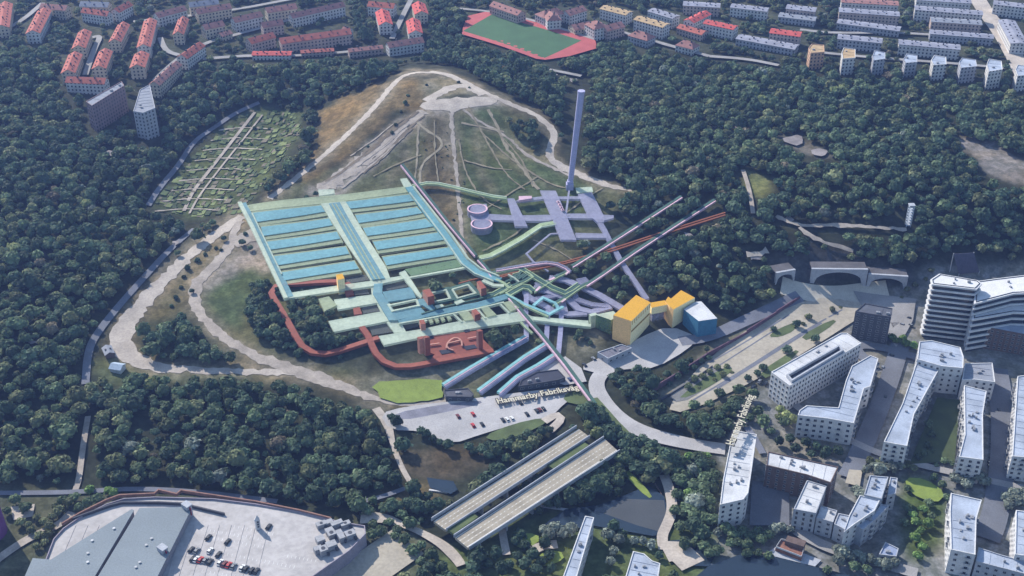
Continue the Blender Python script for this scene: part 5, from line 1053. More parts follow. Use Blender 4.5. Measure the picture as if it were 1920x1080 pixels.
# --- long twin tunnels
for lbl, segs, w in [('thin dark tunnel model with pink edge running down the slope right of the basin hall', [[(754,307),(790,352),(840,415),(893,478)], [(898,485),(912,500),(925,518)]], 1.9), ('dark green tunnel model with pink edge running down to the street bend', [[(957,556),(985,590),(1015,624),(1060,680),(1116,756)]], 2.3),
  ('upper dark green tunnel model with pink edge rising into the right wood', [[(1072,498),(1130,462),(1200,417),(1277,367)]], 2.1), ('lower dark green tunnel model with pink edge rising into the right wood', [[(1098,533),(1130,512),(1190,470),(1260,424),(1340,373)]], 2.1)]:
    e = plant('twin_tunnel', segs[0][1], lbl, 'tunnel', 'twin tunnel models')
    for s in segs: edged(s, w, DGREEN, PINKE, e, 4.4, 1)
e = plant('twin_tunnel', (1030, 490), 'curved violet and pink tunnel model arching over the rust tunnel', 'tunnel', 'twin tunnel models'); edged([(930,505),(970,498),(1000,493),(1025,490),(1045,493),(1062,501),(1070,508)], 1.8, VIOD, PINKE, e, 4.6, 1)
e = plant('rust_tunnel', (1100, 480), 'long thin rust brown double tunnel model rising into the right wood', 'tunnel')
for o in (0, 4.5): tunnel('tube', [(925,520 + o * .6),(985,505 + o * .7),(1060,490 + o * .8),(1150,465 + o),(1250,432 + o),(1360,398 + o)], 1.25, RUST, e, 3.8, 1.6)
tunnel('tube', [(860,531),(885,524),(905,520)], 1.1, RUST, e, 3.2, 1.4)
e = plant('green_tunnel', (860, 352), 'upper pale green tunnel model arching from the basin hall to the violet plant', 'tunnel'); tunnel('tube', [(772,349),(800,343),(822,344),(850,350),(890,360),(925,368),(950,371)], 2.6, LEAFG, e, 3.6, 2.4); tunnel('edge', [(772,346),(800,340.5),(822,341.5),(850,347.5),(890,357.5),(925,365.5),(950,368.5)], .8, PALE, e, 4.0, 2)
e = plant('green_tunnel', (950, 462), 'lower leaf green tunnel model bending up to the violet machine hall', 'tunnel'); tunnel('tube', [(898,482),(920,477),(945,464),(978,445),(1014,421),(1042,416)], 3.6, LEAFG, e, 3.6, 2.6); tunnel('edge', [(899,486),(921,481),(946,468),(979,449),(1015,425),(1042,420)], .8, PALE, e, 4.0, 2)
# --- buildings of the model
def boxpx(name, label, cat, top, h, mats, extra=None):
    a = np.array(top, float); x, y, z = R(a[:, 0], a[:, 1], h); zt = float(np.mean(z)); x, y = PZ(a[:, 0], a[:, 1], zt); q = ccw([(float(u), float(v)) for u, v in zip(x, y)]); zb = zbase(q) - .3
    c = np.mean(q, axis=0); e = empty(name, (c[0], c[1], zb), label, cat); b = MB(); n = len(q)
    for i in range(n):
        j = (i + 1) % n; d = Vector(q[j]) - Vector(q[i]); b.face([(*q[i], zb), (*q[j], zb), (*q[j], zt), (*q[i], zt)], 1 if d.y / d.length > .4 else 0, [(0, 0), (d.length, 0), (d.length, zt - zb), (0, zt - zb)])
    b.build('wall', mats[:2], e, e.location); b = MB(); b.face([(*p, zt) for p in q]); b.build('roof', mats[2], e, e.location); hard_world.append((q, zb, zt)); return e, q, zb, zt
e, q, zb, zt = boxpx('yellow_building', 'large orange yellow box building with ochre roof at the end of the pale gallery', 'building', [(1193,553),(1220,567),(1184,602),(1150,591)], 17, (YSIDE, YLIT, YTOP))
for i in range(4):
    j = (i + 1) % 4; d = Vector(q[j]) - Vector(q[i]); L = d.length; d /= L; nr = Vector((d.y, -d.x))
    if d.y > .4:
        m_ = (Vector(q[i]) + Vector(q[j])) / 2 + nr * .03; b = MB(); b.box((m_.x, m_.y, zt - (zt - zb) * .42), (L * .96, .1, 1.3), math.atan2(d.y, d.x)); b.build('groove', YLINE, e, e.location)
        for k in range(9):
            p = Vector(q[i]) + d * L * (k + .5) / 9 + nr * .05; b = MB(); b.box((p.x, p.y, zt - 1.9), (.5, .12, 3.0), math.atan2(d.y, d.x)); b.build('fin', YTOP, e, e.location)
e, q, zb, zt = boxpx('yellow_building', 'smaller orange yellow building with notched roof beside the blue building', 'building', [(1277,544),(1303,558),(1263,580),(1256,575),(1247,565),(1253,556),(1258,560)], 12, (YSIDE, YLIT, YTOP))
X, Y, Z = R1((1235, 590)); e = empty('link_bridge', (X, Y, Z), 'yellow covered link bridge on a violet wall between the two yellow buildings', 'bridge')
hexbox('bridge_deck', [YLIT, YLIT, YTOP], [(1216,568),(1246,563),(1252,571),(1222,577)], 5, e, 7); hexbox('support_wall', [VIO, VIOD, VIO], [(1220,583),(1250,577),(1253,580),(1223,587)], 6.5, e, 0.3)
boxpx('blue_building', 'blue clad building with pale roof beside the noise barrier', 'building', [(1303,566),(1315,565),(1345,597),(1310,602),(1282,580)], 11, (mat('blue cladding', (.05, .19, .32), .85, .3), wall_mat('striped blue cladding', (.07, .25, .34), (.16, .40, .48), 2.0, 30, .3, .9), WHITER))
boxpx('green_portal', 'mid green cube of the portal hall left of the large yellow building', 'portal hall', [(1117,590),(1150,583),(1160,592),(1146,600)], 10, (MIDG, MIDG, PALE))
boxpx('pale_portal', 'pale green translucent sleeve at the end of the long pale gallery', 'portal hall', [(1104,589),(1116,586),(1121,590),(1108,593)], 9, (PALE, PALE, PALE))
e, q, zb, zt = boxpx('yellow_tower', 'small upright yellow shaft tower standing among the red and green galleries', 'tower', [(630,515),(642,513),(646,522),(633,525)], 11, (YSIDE, YLIT, YTOP))
# ------------------------------------------------------------------ street names lying on the ground
WL = mat('cream lettering', (.55, .51, .40), .95); BL = mat('dark lettering edge', (.03, .03, .035), .9)
def text_mesh(name, text, ext, off, m):
    cu = bpy.data.curves.new(name, 'FONT'); cu.body = text; cu.size = 1; cu.extrude = ext; cu.offset = off
    o = bpy.data.objects.new(name, cu); col.objects.link(o); dg_ = bpy.context.evaluated_depsgraph_get()
    me = bpy.data.meshes.new_from_object(o.evaluated_get(dg_)); bpy.data.objects.remove(o); bpy.data.curves.remove(cu); me.name = name; me.materials.clear(); me.materials.append(m); return me
def lettering(text, label, a, b, lift=1.0):
    A = Vector(R1(a, lift)); B = Vector(R1(b, lift)); d = (B - A); me = text_mesh('street_name', text, .012, .012, WL)
    s = d.length / max(v.co.x for v in me.vertices); o = bpy.data.objects.new('street_name', me); col.objects.link(o)
    o.scale = (s, s * 1.25, s); o.location = A; x = d.normalized(); y = Vector((0, 0, 1)).cross(x).normalized(); z = x.cross(y)
    o.rotation_euler = Matrix((x, y, z)).transposed().to_euler(); tag(o, label, 'street name', 'street names')
    k = bpy.data.objects.new('letter_edge', text_mesh('letter_edge', text, .004, .11, BL)); col.objects.link(k); k.parent = o; k.location = (0, 0, -.02); return o
lettering('Hammarby Fabriksväg', 'cream street name Hammarby Fabriksväg lying on the pale car park street', (933, 757), (1086, 730), 2.5)
lettering('Midskeppsgatan', 'cream street name Midskeppsgatan lying on the dark street between white blocks', (1620, 842), (1654, 768), 1.2)
lettering('Aktergatan', 'cream street name Aktergatan lying on the dark street near the right edge', (1872, 880), (1877, 823), 1.2)
lettering('Hammarby Fabriksväg', 'cream street name Hammarby Fabriksväg rising from the white roofed slab over the trees', (1375, 836), (1414, 742), 21)
# ------------------------------------------------------------------ cars
tyre = mat('tyre rubber', (.02, .02, .02), .9); cglass = mat('car glass', (.02, .025, .03), .9, .3, rough=.1, spec=.5)
CARC = {c: mat(c + ' car paint', v, .95, .3, rough=.3, spec=.5) for c, v in {'red': (.42, .03, .03), 'black': (.02, .022, .028), 'white': (.65, .65, .66), 'grey': (.20, .21, .23), 'blue': (.06, .10, .22), 'maroon': (.14, .025, .03)}.items()}
def car_meshes():
    prof = [(-2.2, .35), (-2.2, .8), (-1.9, .95), (1.0, .95), (2.0, .8), (2.25, .6), (2.25, .35)]
    def ex(pr, w, w2=None):
        b = MB(); n = len(pr); w2 = w2 or [w] * n
        L = [(x, -w2[i], z) for i, (x, z) in enumerate(pr)]; Rr = [(x, w2[i], z) for i, (x, z) in enumerate(pr)]
        for i in range(n): j = (i + 1) % n; b.face([L[i], L[j], Rr[j], Rr[i]])
        b.face(L[::-1]); b.face(Rr); return b
    bb = ex(prof, .9); cb_ = ex([(-1.95, .93), (-1.5, 1.42), (.25, 1.45), (1.05, .93)], .8, [.84, .68, .68, .84]); rb = ex([(-1.45, 1.425), (-1.4, 1.49), (.15, 1.51), (.22, 1.455)], .66)
    w = MB(); n = 14
    for s in (-.12, .12): f = [(.33 * math.cos(2 * math.pi * i / n), s, .33 * math.sin(2 * math.pi * i / n)) for i in range(n)]; w.face(f if s < 0 else f[::-1])
    for i in range(n): a, c = 2 * math.pi * i / n, 2 * math.pi * (i + 1) / n; w.face([(.33 * math.cos(a), -.12, .33 * math.sin(a)), (.33 * math.cos(a), .12, .33 * math.sin(a)), (.33 * math.cos(c), .12, .33 * math.sin(c)), (.33 * math.cos(c), -.12, .33 * math.sin(c))])
    def me(b, n): m_ = bpy.data.meshes.new(n); m_.from_pydata(b.v, [], b.f); m_.update(); return m_
    return me(bb, 'body'), me(cb_, 'cabin'), me(rb, 'roof'), me(w, 'wheel')
cbody, ccab, croof, cwheel = car_meshes(); ccab.materials.append(cglass); cwheel.materials.append(tyre)
bodies = {}
for c, m_ in CARC.items():
    k = cbody.copy(); k.materials.append(m_); r_ = croof.copy(); r_.materials.append(m_); bodies[c] = (k, r_)
def car(px, c, label, head, z=None, group='parked cars', sc=1.0):
    if z is None: X, Y, Z = R1(px, .35)
    else: X, Y = map(float, PZ(px[0], px[1], z)); Z = z
    e = empty('parked_car', (X, Y, Z), label, 'car', group); e.rotation_euler = (0, 0, math.radians(head)); e.scale = (sc,) * 3
    for n, me_, p in (('body', bodies[c][0], (0, 0, 0)), ('cabin', ccab, (0, 0, 0)), ('roof', bodies[c][1], (0, 0, 0)), ('wheel', cwheel, (1.4, .8, .33)), ('wheel', cwheel, (1.4, -.8, .33)), ('wheel', cwheel, (-1.35, .8, .33)), ('wheel', cwheel, (-1.35, -.8, .33))):
        o = bpy.data.objects.new(n, me_); col.objects.link(o); o.parent = e; o.location = p
for px, c, l in [((859,782),'maroon','dark red car alone at the left of the ground car park'), ((887,778),'red','red car alone in the upper middle of the ground car park'), ((887,799),'red','red car parked at the lower edge of the ground car park'), ((904,797),'black','black car beside the red one at the lower car park edge'), ((943,789),'black','black car next to two white cars at the car park edge'), ((951,788),'white','white car between a black and another white car in the ground car park'), ((960,786),'white','white car right of another white car at the ground car park edge'), ((988,778),'black','black car alone left of the dark trio in the ground car park'), ((1006,772),'black','leftmost dark car of the trio at the car park bend'), ((1012,770),'maroon','maroon car in the middle of the dark trio at the car park bend'), ((1019,768),'black','rightmost dark car of the trio at the car park bend'), ((976,757),'black','dark car beside the cream street name lettering'), ((1096,686),'black','dark car in the upper yard near the street bend'), ((1113,674),'grey','grey car in the upper yard below the grey shed'), ((1068,713),'blue','small blue car beside the dark workshop')]: car(px, c, l, 115)
for px, c, l in [((391,1009),'black','black car alone near the stair tower shadow on the parking deck'), ((427,1017),'black','black car alone in the middle row of the parking deck'), ((359,1032),'black','first black car at the hall end of the upper deck row'), ((369,1034),'grey','grey car beside the black one at the hall end of the deck'), ((394,1034),'white','white van like car at the head of the deck cluster'), ((410,1041),'black','black car right of the white one in the deck cluster'), ((362,1049),'black','black car at the left end of the lower deck row'), ((368,1050),'white','white car second from the left in the lower deck row'), ((376,1051),'red','red car in the left cluster of the lower deck row'), ((385,1052),'grey','grey car right of the left red car in the lower deck row'), ((394,1055),'black','black car in the middle of the lower deck row'), ((413,1056),'white','white car left of a maroon one in the lower deck row'), ((421,1059),'maroon','maroon car left of the bright red car on the deck'), ((429,1061),'red','bright red car in the right part of the lower deck row'), ((438,1063),'grey','grey car right of the bright red car on the deck'), ((454,1066),'white','white car in the pair near the right end of the deck row'), ((461,1068),'black','black car in the pair near the right end of the deck row'), ((472,1071),'black','left car of the last black pair on the deck'), ((481,1072),'black','right car of the last black pair on the deck'), ((504,989),'black','black car in the shade beside the sign pylon')]: car(px, c, l, 70, DZ, 'cars on the parking deck')
for px, c, l, h in [((1436,720),'black','dark car at the left end of the long white office',60), ((1424,716),'grey','grey car in the yard left of the long white office',60), ((1412,727),'black','dark car nearest the trees left of the long white office',60), ((1690,610),'grey','grey car upper left on the plaza of the banded tower',150), ((1703,598),'black','dark car upper right on the plaza of the banded tower',150), ((1706,611),'grey','grey car lower on the plaza of the banded tower',150), ((1670,668),'black','dark car on the small plaza left of the head building',150), ((1655,690),'grey','grey car at the top of the street between white blocks',70), ((1660,745),'black','dark car parked along the street left of the court wing',70), ((1872,770),'black','dark car on the wide street near the right edge',85)]: car(px, c, l, h)
# ------------------------------------------------------------------ trees
for pl, gr in hard: paint(pl, False, gr)
for q, a, b in hard_world if not hard_world or len(hard_world[0]) == 3 and not isinstance(hard_world[0][0], np.ndarray) else []:
    pass
for h in hard_world:
    if isinstance(h[0], np.ndarray): xs, ys, zs = h
    else:
        q, a, b = h; xs = np.array([p[0] for p in q] * 2); ys = np.array([p[1] for p in q] * 2); zs = np.array([a] * len(q) + [b] * len(q))
    u, v, _ = PROJ(xs, ys, zs); paint(hull(list(zip(map(float, u), map(float, v)))), False, 3)
def crown(seed, cards=70, flat=.85):
    r = np.random.default_rng(seed); bm = bmesh.new(); bmesh.ops.create_icosphere(bm, subdivisions=2, radius=1.0)
    V = np.array([v.co[:] for v in bm.verts]); Fc = [[v.index for v in f.verts] for f in bm.faces]; bm.free()
    ctr = r.normal(0, 1, (9, 3)); ctr /= np.linalg.norm(ctr, axis=1, keepdims=True); ctr[:, 2] = np.abs(ctr[:, 2]) * .8 - .15
    amp = r.uniform(.18, .42, 9)
    def rad(d): return .62 + (np.exp(-((1 - d @ ctr.T) / .16)) * amp).max(1) + .0
    d = V / np.linalg.norm(V, axis=1, keepdims=True); rr = rad(d) * (1 + r.normal(0, .05, len(d)))
    P = d * rr[:, None]; P[:, 2] = np.where(P[:, 2] < 0, P[:, 2] * .7, P[:, 2] * 1.05)
    tint = [r.uniform(.75, 1.1) for _ in Fc]
    vs = list(map(tuple, P * .93)); fs = [tuple(f) for f in Fc]
    n0 = r.normal(0, 1, (cards, 3)); n0 /= np.linalg.norm(n0, axis=1, keepdims=True); n0[:, 2] = np.where(n0[:, 2] < -.35, -n0[:, 2], n0[:, 2]); R0 = rad(n0)
    for k in range(cards):
        c = n0[k] * R0[k] * r.uniform(.88, 1.08); c[2] = c[2] * .7 if c[2] < 0 else c[2] * 1.05
        nn = n0[k] + r.normal(0, .55, 3); nn /= np.linalg.norm(nn); t = np.cross(nn, r.normal(0, 1, 3)); t /= np.linalg.norm(t); b = np.cross(nn, t); s = r.uniform(.10, .21)
        i = len(vs)
        for a, e in ((-1, -.8), (1, -1), (.8, 1), (-1, .9)): vs.append(tuple(c + t * a * s + b * e * s * r.uniform(.7, 1.2)))
        fs.append((i, i + 1, i + 2, i + 3)); tint.append(r.uniform(.7, 1.45))
    vs = np.array(vs); vs[:, 2] *= flat; vs[:, 2] -= vs[:, 2].min(); return vs, fs, np.array(tint)
TPL = [crown(100 + k, flat=f) for k, f in enumerate((.8, .9, .85, 1.0, .95, .8, 1.25, 1.5))]
m, nt, out = nodes('foliage'); pb = N(nt, 'ShaderNodeBsdfPrincipled'); pb.inputs['Roughness'].default_value = .75; pb.inputs['Specular IOR Level'].default_value = .15
at = N(nt, 'ShaderNodeAttribute', attribute_name='tint'); oi = N(nt, 'ShaderNodeObjectInfo')
c = mix_rgb(nt, 1.0, at.outputs[0], oi.outputs['Color'], 'MULTIPLY')
c = mix_rgb(nt, noise_fac(nt, .5, 4, .3, .7), mix_rgb(nt, 1.0, c, (.7, .74, .72), 'MULTIPLY'), c)
nt.links.new(c, pb.inputs['Base Color'])
tl = N(nt, 'ShaderNodeBsdfTranslucent'); nt.links.new(c, tl.inputs[0]); ms = N(nt, 'ShaderNodeMixShader'); ms.inputs[0].default_value = .3
nt.links.new(pb.outputs[0], ms.inputs[1]); nt.links.new(tl.outputs[0], ms.inputs[2]); nt.links.new(ms.outputs[0], out.inputs[0])
FOL = m; BARK = mat('bark', (.09, .07, .055), .6, 1.0)
KIND = {k: tuple(2.0 * q for q in v) for k, v in {'dark': (.036, .056, .037), 'mid': (.058, .080, .045), 'olive': (.084, .094, .050), 'yellow': (.115, .130, .058), 'greyish': (.115, .130, .110), 'fresh': (.090, .140, .045), 'brown': (.10, .085, .06)}.items()}
# scatter
st = 6.3; xs = np.arange(-660, 660, st); ys = np.arange(360, 1480, st)
X, Y = np.meshgrid(xs, ys); X = X + rng.uniform(-.46, .46, X.shape) * st + np.where((np.arange(len(ys)) % 2)[:, None] == 0, 0, st / 2); Y = Y + rng.uniform(-.46, .46, Y.shape) * st
X = X.ravel(); Y = Y.ravel(); Zg = HT(X, Y); U, V, D = PROJ(X, Y, Zg)
frame = (U > -60) & (U < W + 60) & (V > -40) & (V < H + 120)
edgeu = np.clip(U, 1, W - 2); edgev = np.clip(V, 1, H - 2)
def okpx(u, v): return allow[(np.clip(v, 0, H - 1) / 2).astype(int), (np.clip(u, 0, W - 1) / 2).astype(int)]
suburb = inpoly(U, V, [(-200,-200),(2200,-200),(2200,70),(1920,160),(1500,118),(1300,100),(1120,60),(860,10),(830,60),(640,95),(560,115),(350,130),(150,165),(40,60),(-200,60)])
rad = rng.uniform(2.4, 6.2, len(X)) * np.where(rng.random(len(X)) < .15, 1.2, 1); rad = np.where(suburb, rad * .82, rad)
sc_ = F / D
ok = frame & okpx(edgeu, edgev)
hp = rad * 1.75 * sc_ * .82
for fu, fv in ((0, .45), (0, .9), (-.55, .45), (.55, .45), (0, 1.0)):
    uu, vv = U + fu * rad * sc_, V - fv * hp
    soft = okpx(np.clip(uu, 1, W - 2), np.clip(vv, 1, H - 2)); ok &= soft
# natural glades
gl = np.sin(X * .031 + 1.3) * np.sin(Y * .027) + np.sin(X * .011 - Y * .017); ok &= rng.random(len(X)) > np.clip((gl - 1.45) * .6, 0, .35)
kinds = np.array(['dark', 'mid', 'olive', 'yellow', 'greyish', 'brown'])
tn = np.sin(X * .02 + Y * .013) * .5 + np.sin(X * .006 - Y * .009 + 2) * .5
kk = np.where(rng.random(len(X)) < .50 - .2 * tn, 0, np.where(rng.random(len(X)) < .66, 1, np.where(rng.random(len(X)) < .86, 2, np.where(rng.random(len(X)) < .35, 3, np.where(rng.random(len(X)) < .5, 4, 5)))))
T = [(x, y, r, kinds[k], u, v, d) for x, y, r, k, u, v, d in zip(X[ok], Y[ok], rad[ok], kk[ok], U[ok], V[ok], D[ok])]
# trees placed one by one: streets, parks, courts, slopes
def put(pts, kind, r0=3.4, r1=5.0):
    for p in pts:
        x, y, z = R1(p); T.append((x, y, float(rng.uniform(r0, r1)), kind, p[0], p[1], float(PROJ(x, y, z)[2])))
put([(1150,715),(1165,722),(1182,712),(1200,720),(1215,735),(1175,738),(1190,750),(1225,752),(1240,775),(1260,790),(1210,770),(1275,805),(1160,705),(1195,700),(1212,708)], 'dark', 2.8, 4.2)
put([(1300,770),(1315,785),(1330,765),(1345,790),(1360,775),(1320,800),(1340,810),(1300,795),(1375,760),(1385,740),(1395,765),(1405,790),(1285,785),(1365,805),(1420,780),(1390,800),(1430,800),(1445,815),(1470,800),(1310,815),(1350,745),(1410,750)], 'mid', 3.4, 5)
put([(1462,775),(1475,785),(1460,790),(1485,795)], 'yellow', 2.8, 4); put([(1475,663),(1528,642),(1420,706),(1431,695),(1450,622),(1493,615),(1402,715)], 'dark', 2.8, 3.8)
put([(1505,610),(1515,600),(1560,585),(1575,578),(1700,548),(1715,540),(1690,560),(1735,525),(1745,512)], 'olive', 2, 3.2); put([(1672,640),(1682,645),(1692,640),(1698,650),(1712,655)], 'fresh', 2.8, 3.8)
put([(1100,790),(1115,800),(1130,795),(1145,805),(1120,815),(1155,815),(1165,825),(1180,830),(1140,825),(1105,805),(1170,842),(1190,845),(1205,835),(1220,845),(1185,860),(1205,860),(1225,865),(1240,860),(1090,778),(1105,775),(1125,780)], 'dark', 3.8, 5.4)
put([(1130,880),(1145,890),(1120,895),(1105,905),(1090,920),(1110,925),(1130,910),(1150,905),(1080,935),(1095,940),(1160,885),(1175,875),(1165,900),(1070,945),(1205,890),(1215,900),(1195,880),(1225,885)], 'mid', 3.8, 5.2)
put([(1265,890),(1275,910),(1270,935),(1285,900),(1300,920),(1290,945),(1305,890),(1320,905),(1315,935),(1330,950),(1280,970),(1300,975),(1320,980),(1335,925),(1340,985),(1265,965),(1275,995),(1300,1000),(1260,880),(1250,870),(1310,870),(1330,880),(1338,900)], 'mid', 3.6, 5.2)
put([(1270,870),(1290,865),(1325,860),(1290,930),(1310,955)], 'fresh', 2.8, 3.6)
put([(1020,1000),(1030,1012),(1040,1000),(1055,1008),(1070,1002)], 'greyish', 3.4, 4.6); put([(975,1010),(985,1030),(965,1022),(1000,1050),(1015,1060),(1030,1050),(970,1050),(955,1065),(985,1065),(1005,1075),(1035,1075),(930,1050),(915,1065),(940,1078),(900,1050),(890,1070),(1022,1030),(1150,1000),(1165,1010)], 'dark', 3, 4.6)
put([(1140,1010),(1160,1020),(1205,1022),(1220,1028),(1190,1020),(1145,1060),(1150,1040)], 'greyish', 3, 4.4)
put([(1360,1000),(1375,1010),(1390,1005),(1405,1012),(1420,1008),(1385,1025),(1400,1030),(1370,1025),(1425,1020),(1440,1012)], 'mid', 3.4, 4.8); put([(1450,1000),(1465,995),(1480,1000),(1355,985),(1345,1005)], 'greyish', 2.8, 4)
put([(1282,1030),(1300,1025),(1318,1032),(1330,1045),(1345,1040),(1400,1045),(1420,1042),(1440,1050),(1550,1075),(1600,1070),(1625,1075)], 'mid', 3, 4.4)
put([(1580,1045),(1592,1050),(1605,1046),(1618,1055),(1630,1058),(1645,1062),(1660,1068),(1570,1040),(1675,1062),(1570,1060)], 'greyish', 3.4, 4.6)
put([(1625,890),(1640,884),(1655,880),(1670,885),(1685,878),(1648,892),(1605,925),(1612,935)], 'greyish', 3.6, 4.8); put([(1790,905),(1805,900),(1820,898),(1835,905),(1810,915),(1845,912)], 'greyish', 3.6, 4.8); put([(1885,940),(1900,935),(1915,942),(1890,955),(1905,950),(1920,930)], 'greyish', 3.8, 5)
put([(1715,985),(1725,1000),(1715,1015),(1728,1030),(1720,1048),(1738,990),(1710,970),(1730,960)], 'fresh', 2.8, 4); put([(1700,960),(1695,985),(1745,975),(1740,950),(1700,920),(1775,940),(1765,915),(1750,900)], 'mid', 2.4, 3.6)
put([(1740,800),(1745,820),(1738,840),(1750,850),(1730,855),(1770,870),(1785,875),(1720,862),(1755,875)], 'mid', 2, 3); put([(1510,838),(1530,845),(1550,850),(1570,855),(1480,830),(1490,850),(1520,858),(1460,835),(1545,862)], 'dark', 3, 4.2); put([(1645,875),(1655,868),(1690,880),(1700,878),(1630,872),(1712,885)], 'olive', 2.4, 3.4)
put([(40,985),(55,990),(70,975),(85,985),(60,1000),(100,975),(95,995),(75,1010),(85,1022),(70,1030),(112,965),(90,1010),(130,950),(105,955)], 'olive', 2.6, 3.8); put([(150,958),(165,952),(185,945),(120,945),(140,940),(30,945),(15,965),(50,960)], 'mid', 3, 4.4); put([(205,925),(215,930),(170,925)], 'fresh', 2.6, 3.4)
put([(690,965),(700,990),(715,1005),(740,1010),(760,1020),(730,985),(745,1000),(700,1010),(770,990),(790,1030),(775,1040),(810,1050),(790,1060),(830,1070),(720,960),(735,950),(750,955),(765,945),(780,950),(700,945),(795,960)], 'mid', 3, 4.6)
put([(735,790),(745,800),(800,820),(812,828),(790,815),(825,835),(840,842),(905,850),(915,842),(925,850),(940,838),(955,842),(960,830),(975,835),(990,822),(1005,828),(1015,818),(935,855),(918,862),(985,838),(880,845),(890,852),(1030,812)], 'dark', 2.8, 4.2)
put([(385,478),(370,490),(352,505),(345,520),(405,466),(420,452),(415,470),(340,540),(360,550),(330,560),(322,575)], 'dark', 1.4, 2.6)
put([(735,250),(742,235),(760,195),(752,210),(765,180),(800,160),(690,275),(860,155),(880,165)], 'dark', 1.2, 2.2); put([(575,372),(592,368),(470,395),(460,440),(455,460),(470,470)], 'dark', 2.2, 3.2)
for _ in range(420):
    u, v = rng.uniform(455, 720), rng.uniform(520, 690)
    if inpoly(np.array([u]), np.array([v]), woods[0])[0] and okpx(np.array([u]), np.array([v]))[0] and okpx(np.array([u]), np.array([v - 9]))[0]: put([(float(u), float(v))], 'dark' if rng.random() < .7 else 'mid', 1.8, 3.2)
put([(1330,702),(1345,694),(1362,690),(1318,710),(1302,716),(1290,730),(1372,700),(1340,715),(1355,708),(1310,730)], 'olive', 2, 3)
put([(1270,712),(1285,702),(1300,694),(1315,684),(1255,722),(1328,676),(1240,716),(1262,708)], 'dark', 2.2, 3.4)
for _ in range(26): put([(float(rng.uniform(795, 872)), float(rng.uniform(235, 440)))], 'olive', .6, 1.2)
for _ in range(70):
    u, v = rng.uniform(350, 560), rng.uniform(215, 395)
    if inpoly(np.array([u]), np.array([v]), [(480,210),(555,220),(560,245),(455,392),(355,405),(345,370)])[0]: put([(float(u), float(v))], 'mid' if rng.random() < .6 else 'fresh', .9, 2.2)
for _ in range(70):
    u, v = rng.uniform(880, 1120), rng.uniform(470, 660)
    if okpx(np.array([u]), np.array([v]))[0] and okpx(np.array([u]), np.array([v - 10]))[0]: put([(float(u), float(v))], 'dark', 1.6, 2.8)
for _ in range(90):
    u, v = rng.uniform(1320, 1900), rng.uniform(560, 1070)
    if inpoly(np.array([u]), np.array([v]), city_open)[0] and okpx(np.array([u]), np.array([v]))[0] and okpx(np.array([u]), np.array([v - 14]))[0]: put([(float(u), float(v))], ['mid', 'olive', 'dark'][rng.integers(3)], 1.6, 3.0)
SUB = [(-20,0),(1920,0),(1920,135),(1760,118),(1500,112),(1300,95),(1120,55),(860,8),(800,60),(640,92),(540,112),(350,120),(200,165),(60,60),(-20,60)]
for _ in range(1500):
    u, v = rng.uniform(0, 1920), rng.uniform(-5, 165)
    if inpoly(np.array([u]), np.array([v]), SUB)[0] and okpx(np.array([u]), np.array([max(v, 1)]))[0]: put([(float(u), float(v))], ['mid', 'dark', 'olive'][rng.integers(3)], 2.2, 4.0)
T = [t for t in T if t[2] > 0]
T.sort(key=lambda t: t[6]); inview = [t for t in T if -5 < t[4] < W + 5 and 0 < t[5] < H + 12]
near = inview[:298]; nid = set(map(id, near)); far = [t for t in T if id(t) not in nid]
print('TREES', len(T), 'near', len(near), near[-1][5])
# the nearest trees: things with trunk and crown
cm = []
for k, (vs, fs, ti) in enumerate(TPL):
    me = bpy.data.meshes.new('crown'); me.from_pydata(vs.tolist(), [], fs); a = me.attributes.new('tint', 'FLOAT_COLOR', 'FACE')
    a.data.foreach_set('color', np.c_[ti, ti, ti, np.ones(len(ti))].astype(np.float32).ravel()); me.polygons.foreach_set('use_smooth', [len(f) == 3 for f in fs]); me.materials.append(FOL); cm.append(me)
tb = MB(); tb.cyl((0, 0), .05, .032, 0, 1.0, 8)
for a in (0, 2.1, 4.2):
    c, s = math.cos(a), math.sin(a)
    tb.face([(0, 0, .62), (c * .3, s * .3, 1.15), (c * .3 - s * .02, s * .3 + c * .02, 1.15), (-s * .03, c * .03, .62)]); tb.face([(0, 0, .70), (c * .3, s * .3, 1.17), (c * .3 - s * .02, s * .3 + c * .02, 1.15), (-s * .03, c * .03, .62)])
tme = bpy.data.meshes.new('trunk'); tme.from_pydata(tb.v, [], tb.f); tme.materials.append(BARK)
def place(u, v):
    if u < 700 and v > 905: return 'around the parking deck'
    if u < 790 and v < 935: return 'in the wood above the parking deck'
    if u < 860 and v >= 900: return 'on the path below the motorway bridge'
    if u < 1060 and v < 900: return 'between the car park and the bridge'
    if u < 1250 and v > 985: return 'in the canal park'
    if u < 1250: return 'between the bridge and the curved street'
    if u < 1350: return 'in the wood strip beside the pond walk'
    if u < 1500 and v < 860: return 'in the grove by the long office'
    if u < 1700 and v > 985: return 'along the canal quay'
    if u < 1600: return 'between the white roofed blocks'
    return 'among the bluish roofed blocks'
SZ = lambda r: 'large' if r > 4.5 else 'medium sized' if r > 3.2 else 'small'
NM = {'dark': 'dark green', 'mid': 'green', 'olive': 'olive green', 'yellow': 'yellowish green', 'greyish': 'grey green willow like', 'fresh': 'fresh light green', 'brown': 'brownish'}
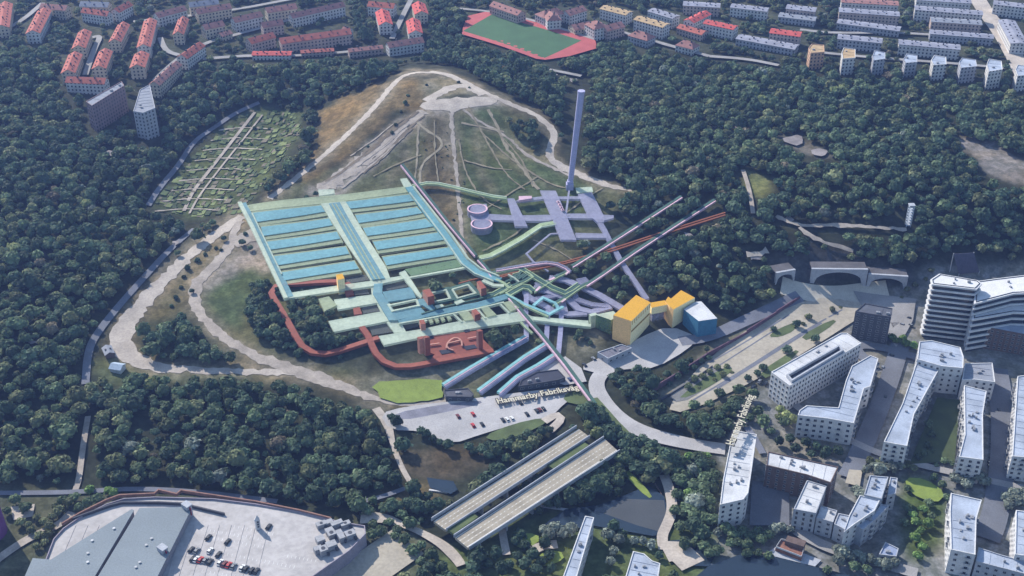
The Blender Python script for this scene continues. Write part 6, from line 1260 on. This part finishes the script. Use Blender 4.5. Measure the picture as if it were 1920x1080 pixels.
for (x, y, r, kd, u, v, d) in near:
    z = float(HT(np.array([x]), np.array([y]))[0]) - .2; lb = f'{SZ(r)} {NM[kd]} tree {place(u, v)}'
    e = empty('broadleaf_tree', (x, y, z), lb, 'tree', lb); h = r * .62; cc = KIND[kd]; j = rng.uniform(.7, 1.35)
    o = bpy.data.objects.new('trunk', tme); col.objects.link(o); o.parent = e; o.scale = (r * 1.1, r * 1.1, h + .4)
    k = int(rng.integers(6 if kd != 'dark' else 8)); o = bpy.data.objects.new('crown', cm[k]); col.objects.link(o); o.parent = e; o.location = (0, 0, h * .7)
    o.scale = (r, r * rng.uniform(.85, 1.15), r * rng.uniform(.85, 1.15)); o.rotation_euler = (0, 0, rng.uniform(0, 6.28)); o.color = (cc[0] * j, cc[1] * j, cc[2] * j, 1)
# everything farther away is one mass
Vs, Ls, Ps, Cs = [], [], [], []; vo = 0
arr = {k: (vs, np.concatenate([np.array(f) for f in fs]), np.array([len(f) for f in fs]), ti) for k, (vs, fs, ti) in enumerate(TPL)}
for (x, y, r, kd, u, v, d) in far:
    k = int(rng.integers(6 if kd != 'dark' or rng.random() < .7 else 8)); vs, lp, ln, ti = arr[k]; a = rng.uniform(0, 6.28); c, s = math.cos(a), math.sin(a); sx, sy, sz = r, r * rng.uniform(.85, 1.15), r * rng.uniform(.85, 1.2)
    z = float(HT(np.array([x]), np.array([y]))[0]) + (r * .42 if r > 2.4 else -.2); P = np.empty_like(vs); P[:, 0] = (vs[:, 0] * c - vs[:, 1] * s) * sx + x; P[:, 1] = (vs[:, 0] * s + vs[:, 1] * c) * sy + y; P[:, 2] = vs[:, 2] * sz + z
    Vs.append(P); Ls.append(lp + vo); Ps.append(ln); vo += len(vs); j = rng.uniform(.62, 1.45); cc = np.array(KIND[kd]) * j; Cs.append(ti[:, None] * cc)
Vs = np.concatenate(Vs).astype(np.float32); Ls = np.concatenate(Ls).astype(np.int32); Ps = np.concatenate(Ps); Cs = np.concatenate(Cs)
fm = bpy.data.meshes.new('forest'); fm.vertices.add(len(Vs)); fm.vertices.foreach_set('co', Vs.ravel()); fm.loops.add(len(Ls)); fm.loops.foreach_set('vertex_index', Ls); fm.polygons.add(len(Ps))
fm.polygons.foreach_set('loop_start', np.r_[0, np.cumsum(Ps)[:-1]].astype(np.int32)); fm.polygons.foreach_set('use_smooth', Ps == 3)
fm.update(calc_edges=True); a = fm.attributes.new('tint', 'FLOAT_COLOR', 'FACE'); a.data.foreach_set('color', np.c_[Cs, np.ones(len(Cs))].astype(np.float32).ravel())
fo = link('forest', fm, FOL); fo['kind'] = 'stuff'; tag(fo, 'dense mixed wood covering the slopes around the hill and suburb', 'wood')
# ------------------------------------------------------------------ haze
HAZE = 0.00010
if HAZE:
    hb = MB(); hb.prism([(-16500, -16500), (16500, -16500), (16500, 16500), (-16500, 16500)], -40, 480)
    m, nt, out = nodes('air'); pv = N(nt, 'ShaderNodeVolumePrincipled'); pv.inputs['Density'].default_value = HAZE; pv.inputs['Color'].default_value = (.28, .43, 1.0, 1); pv.inputs['Anisotropy'].default_value = .2
    nt.links.new(pv.outputs[0], out.inputs['Volume']); hz = hb.build('haze', m); hz['kind'] = 'stuff'
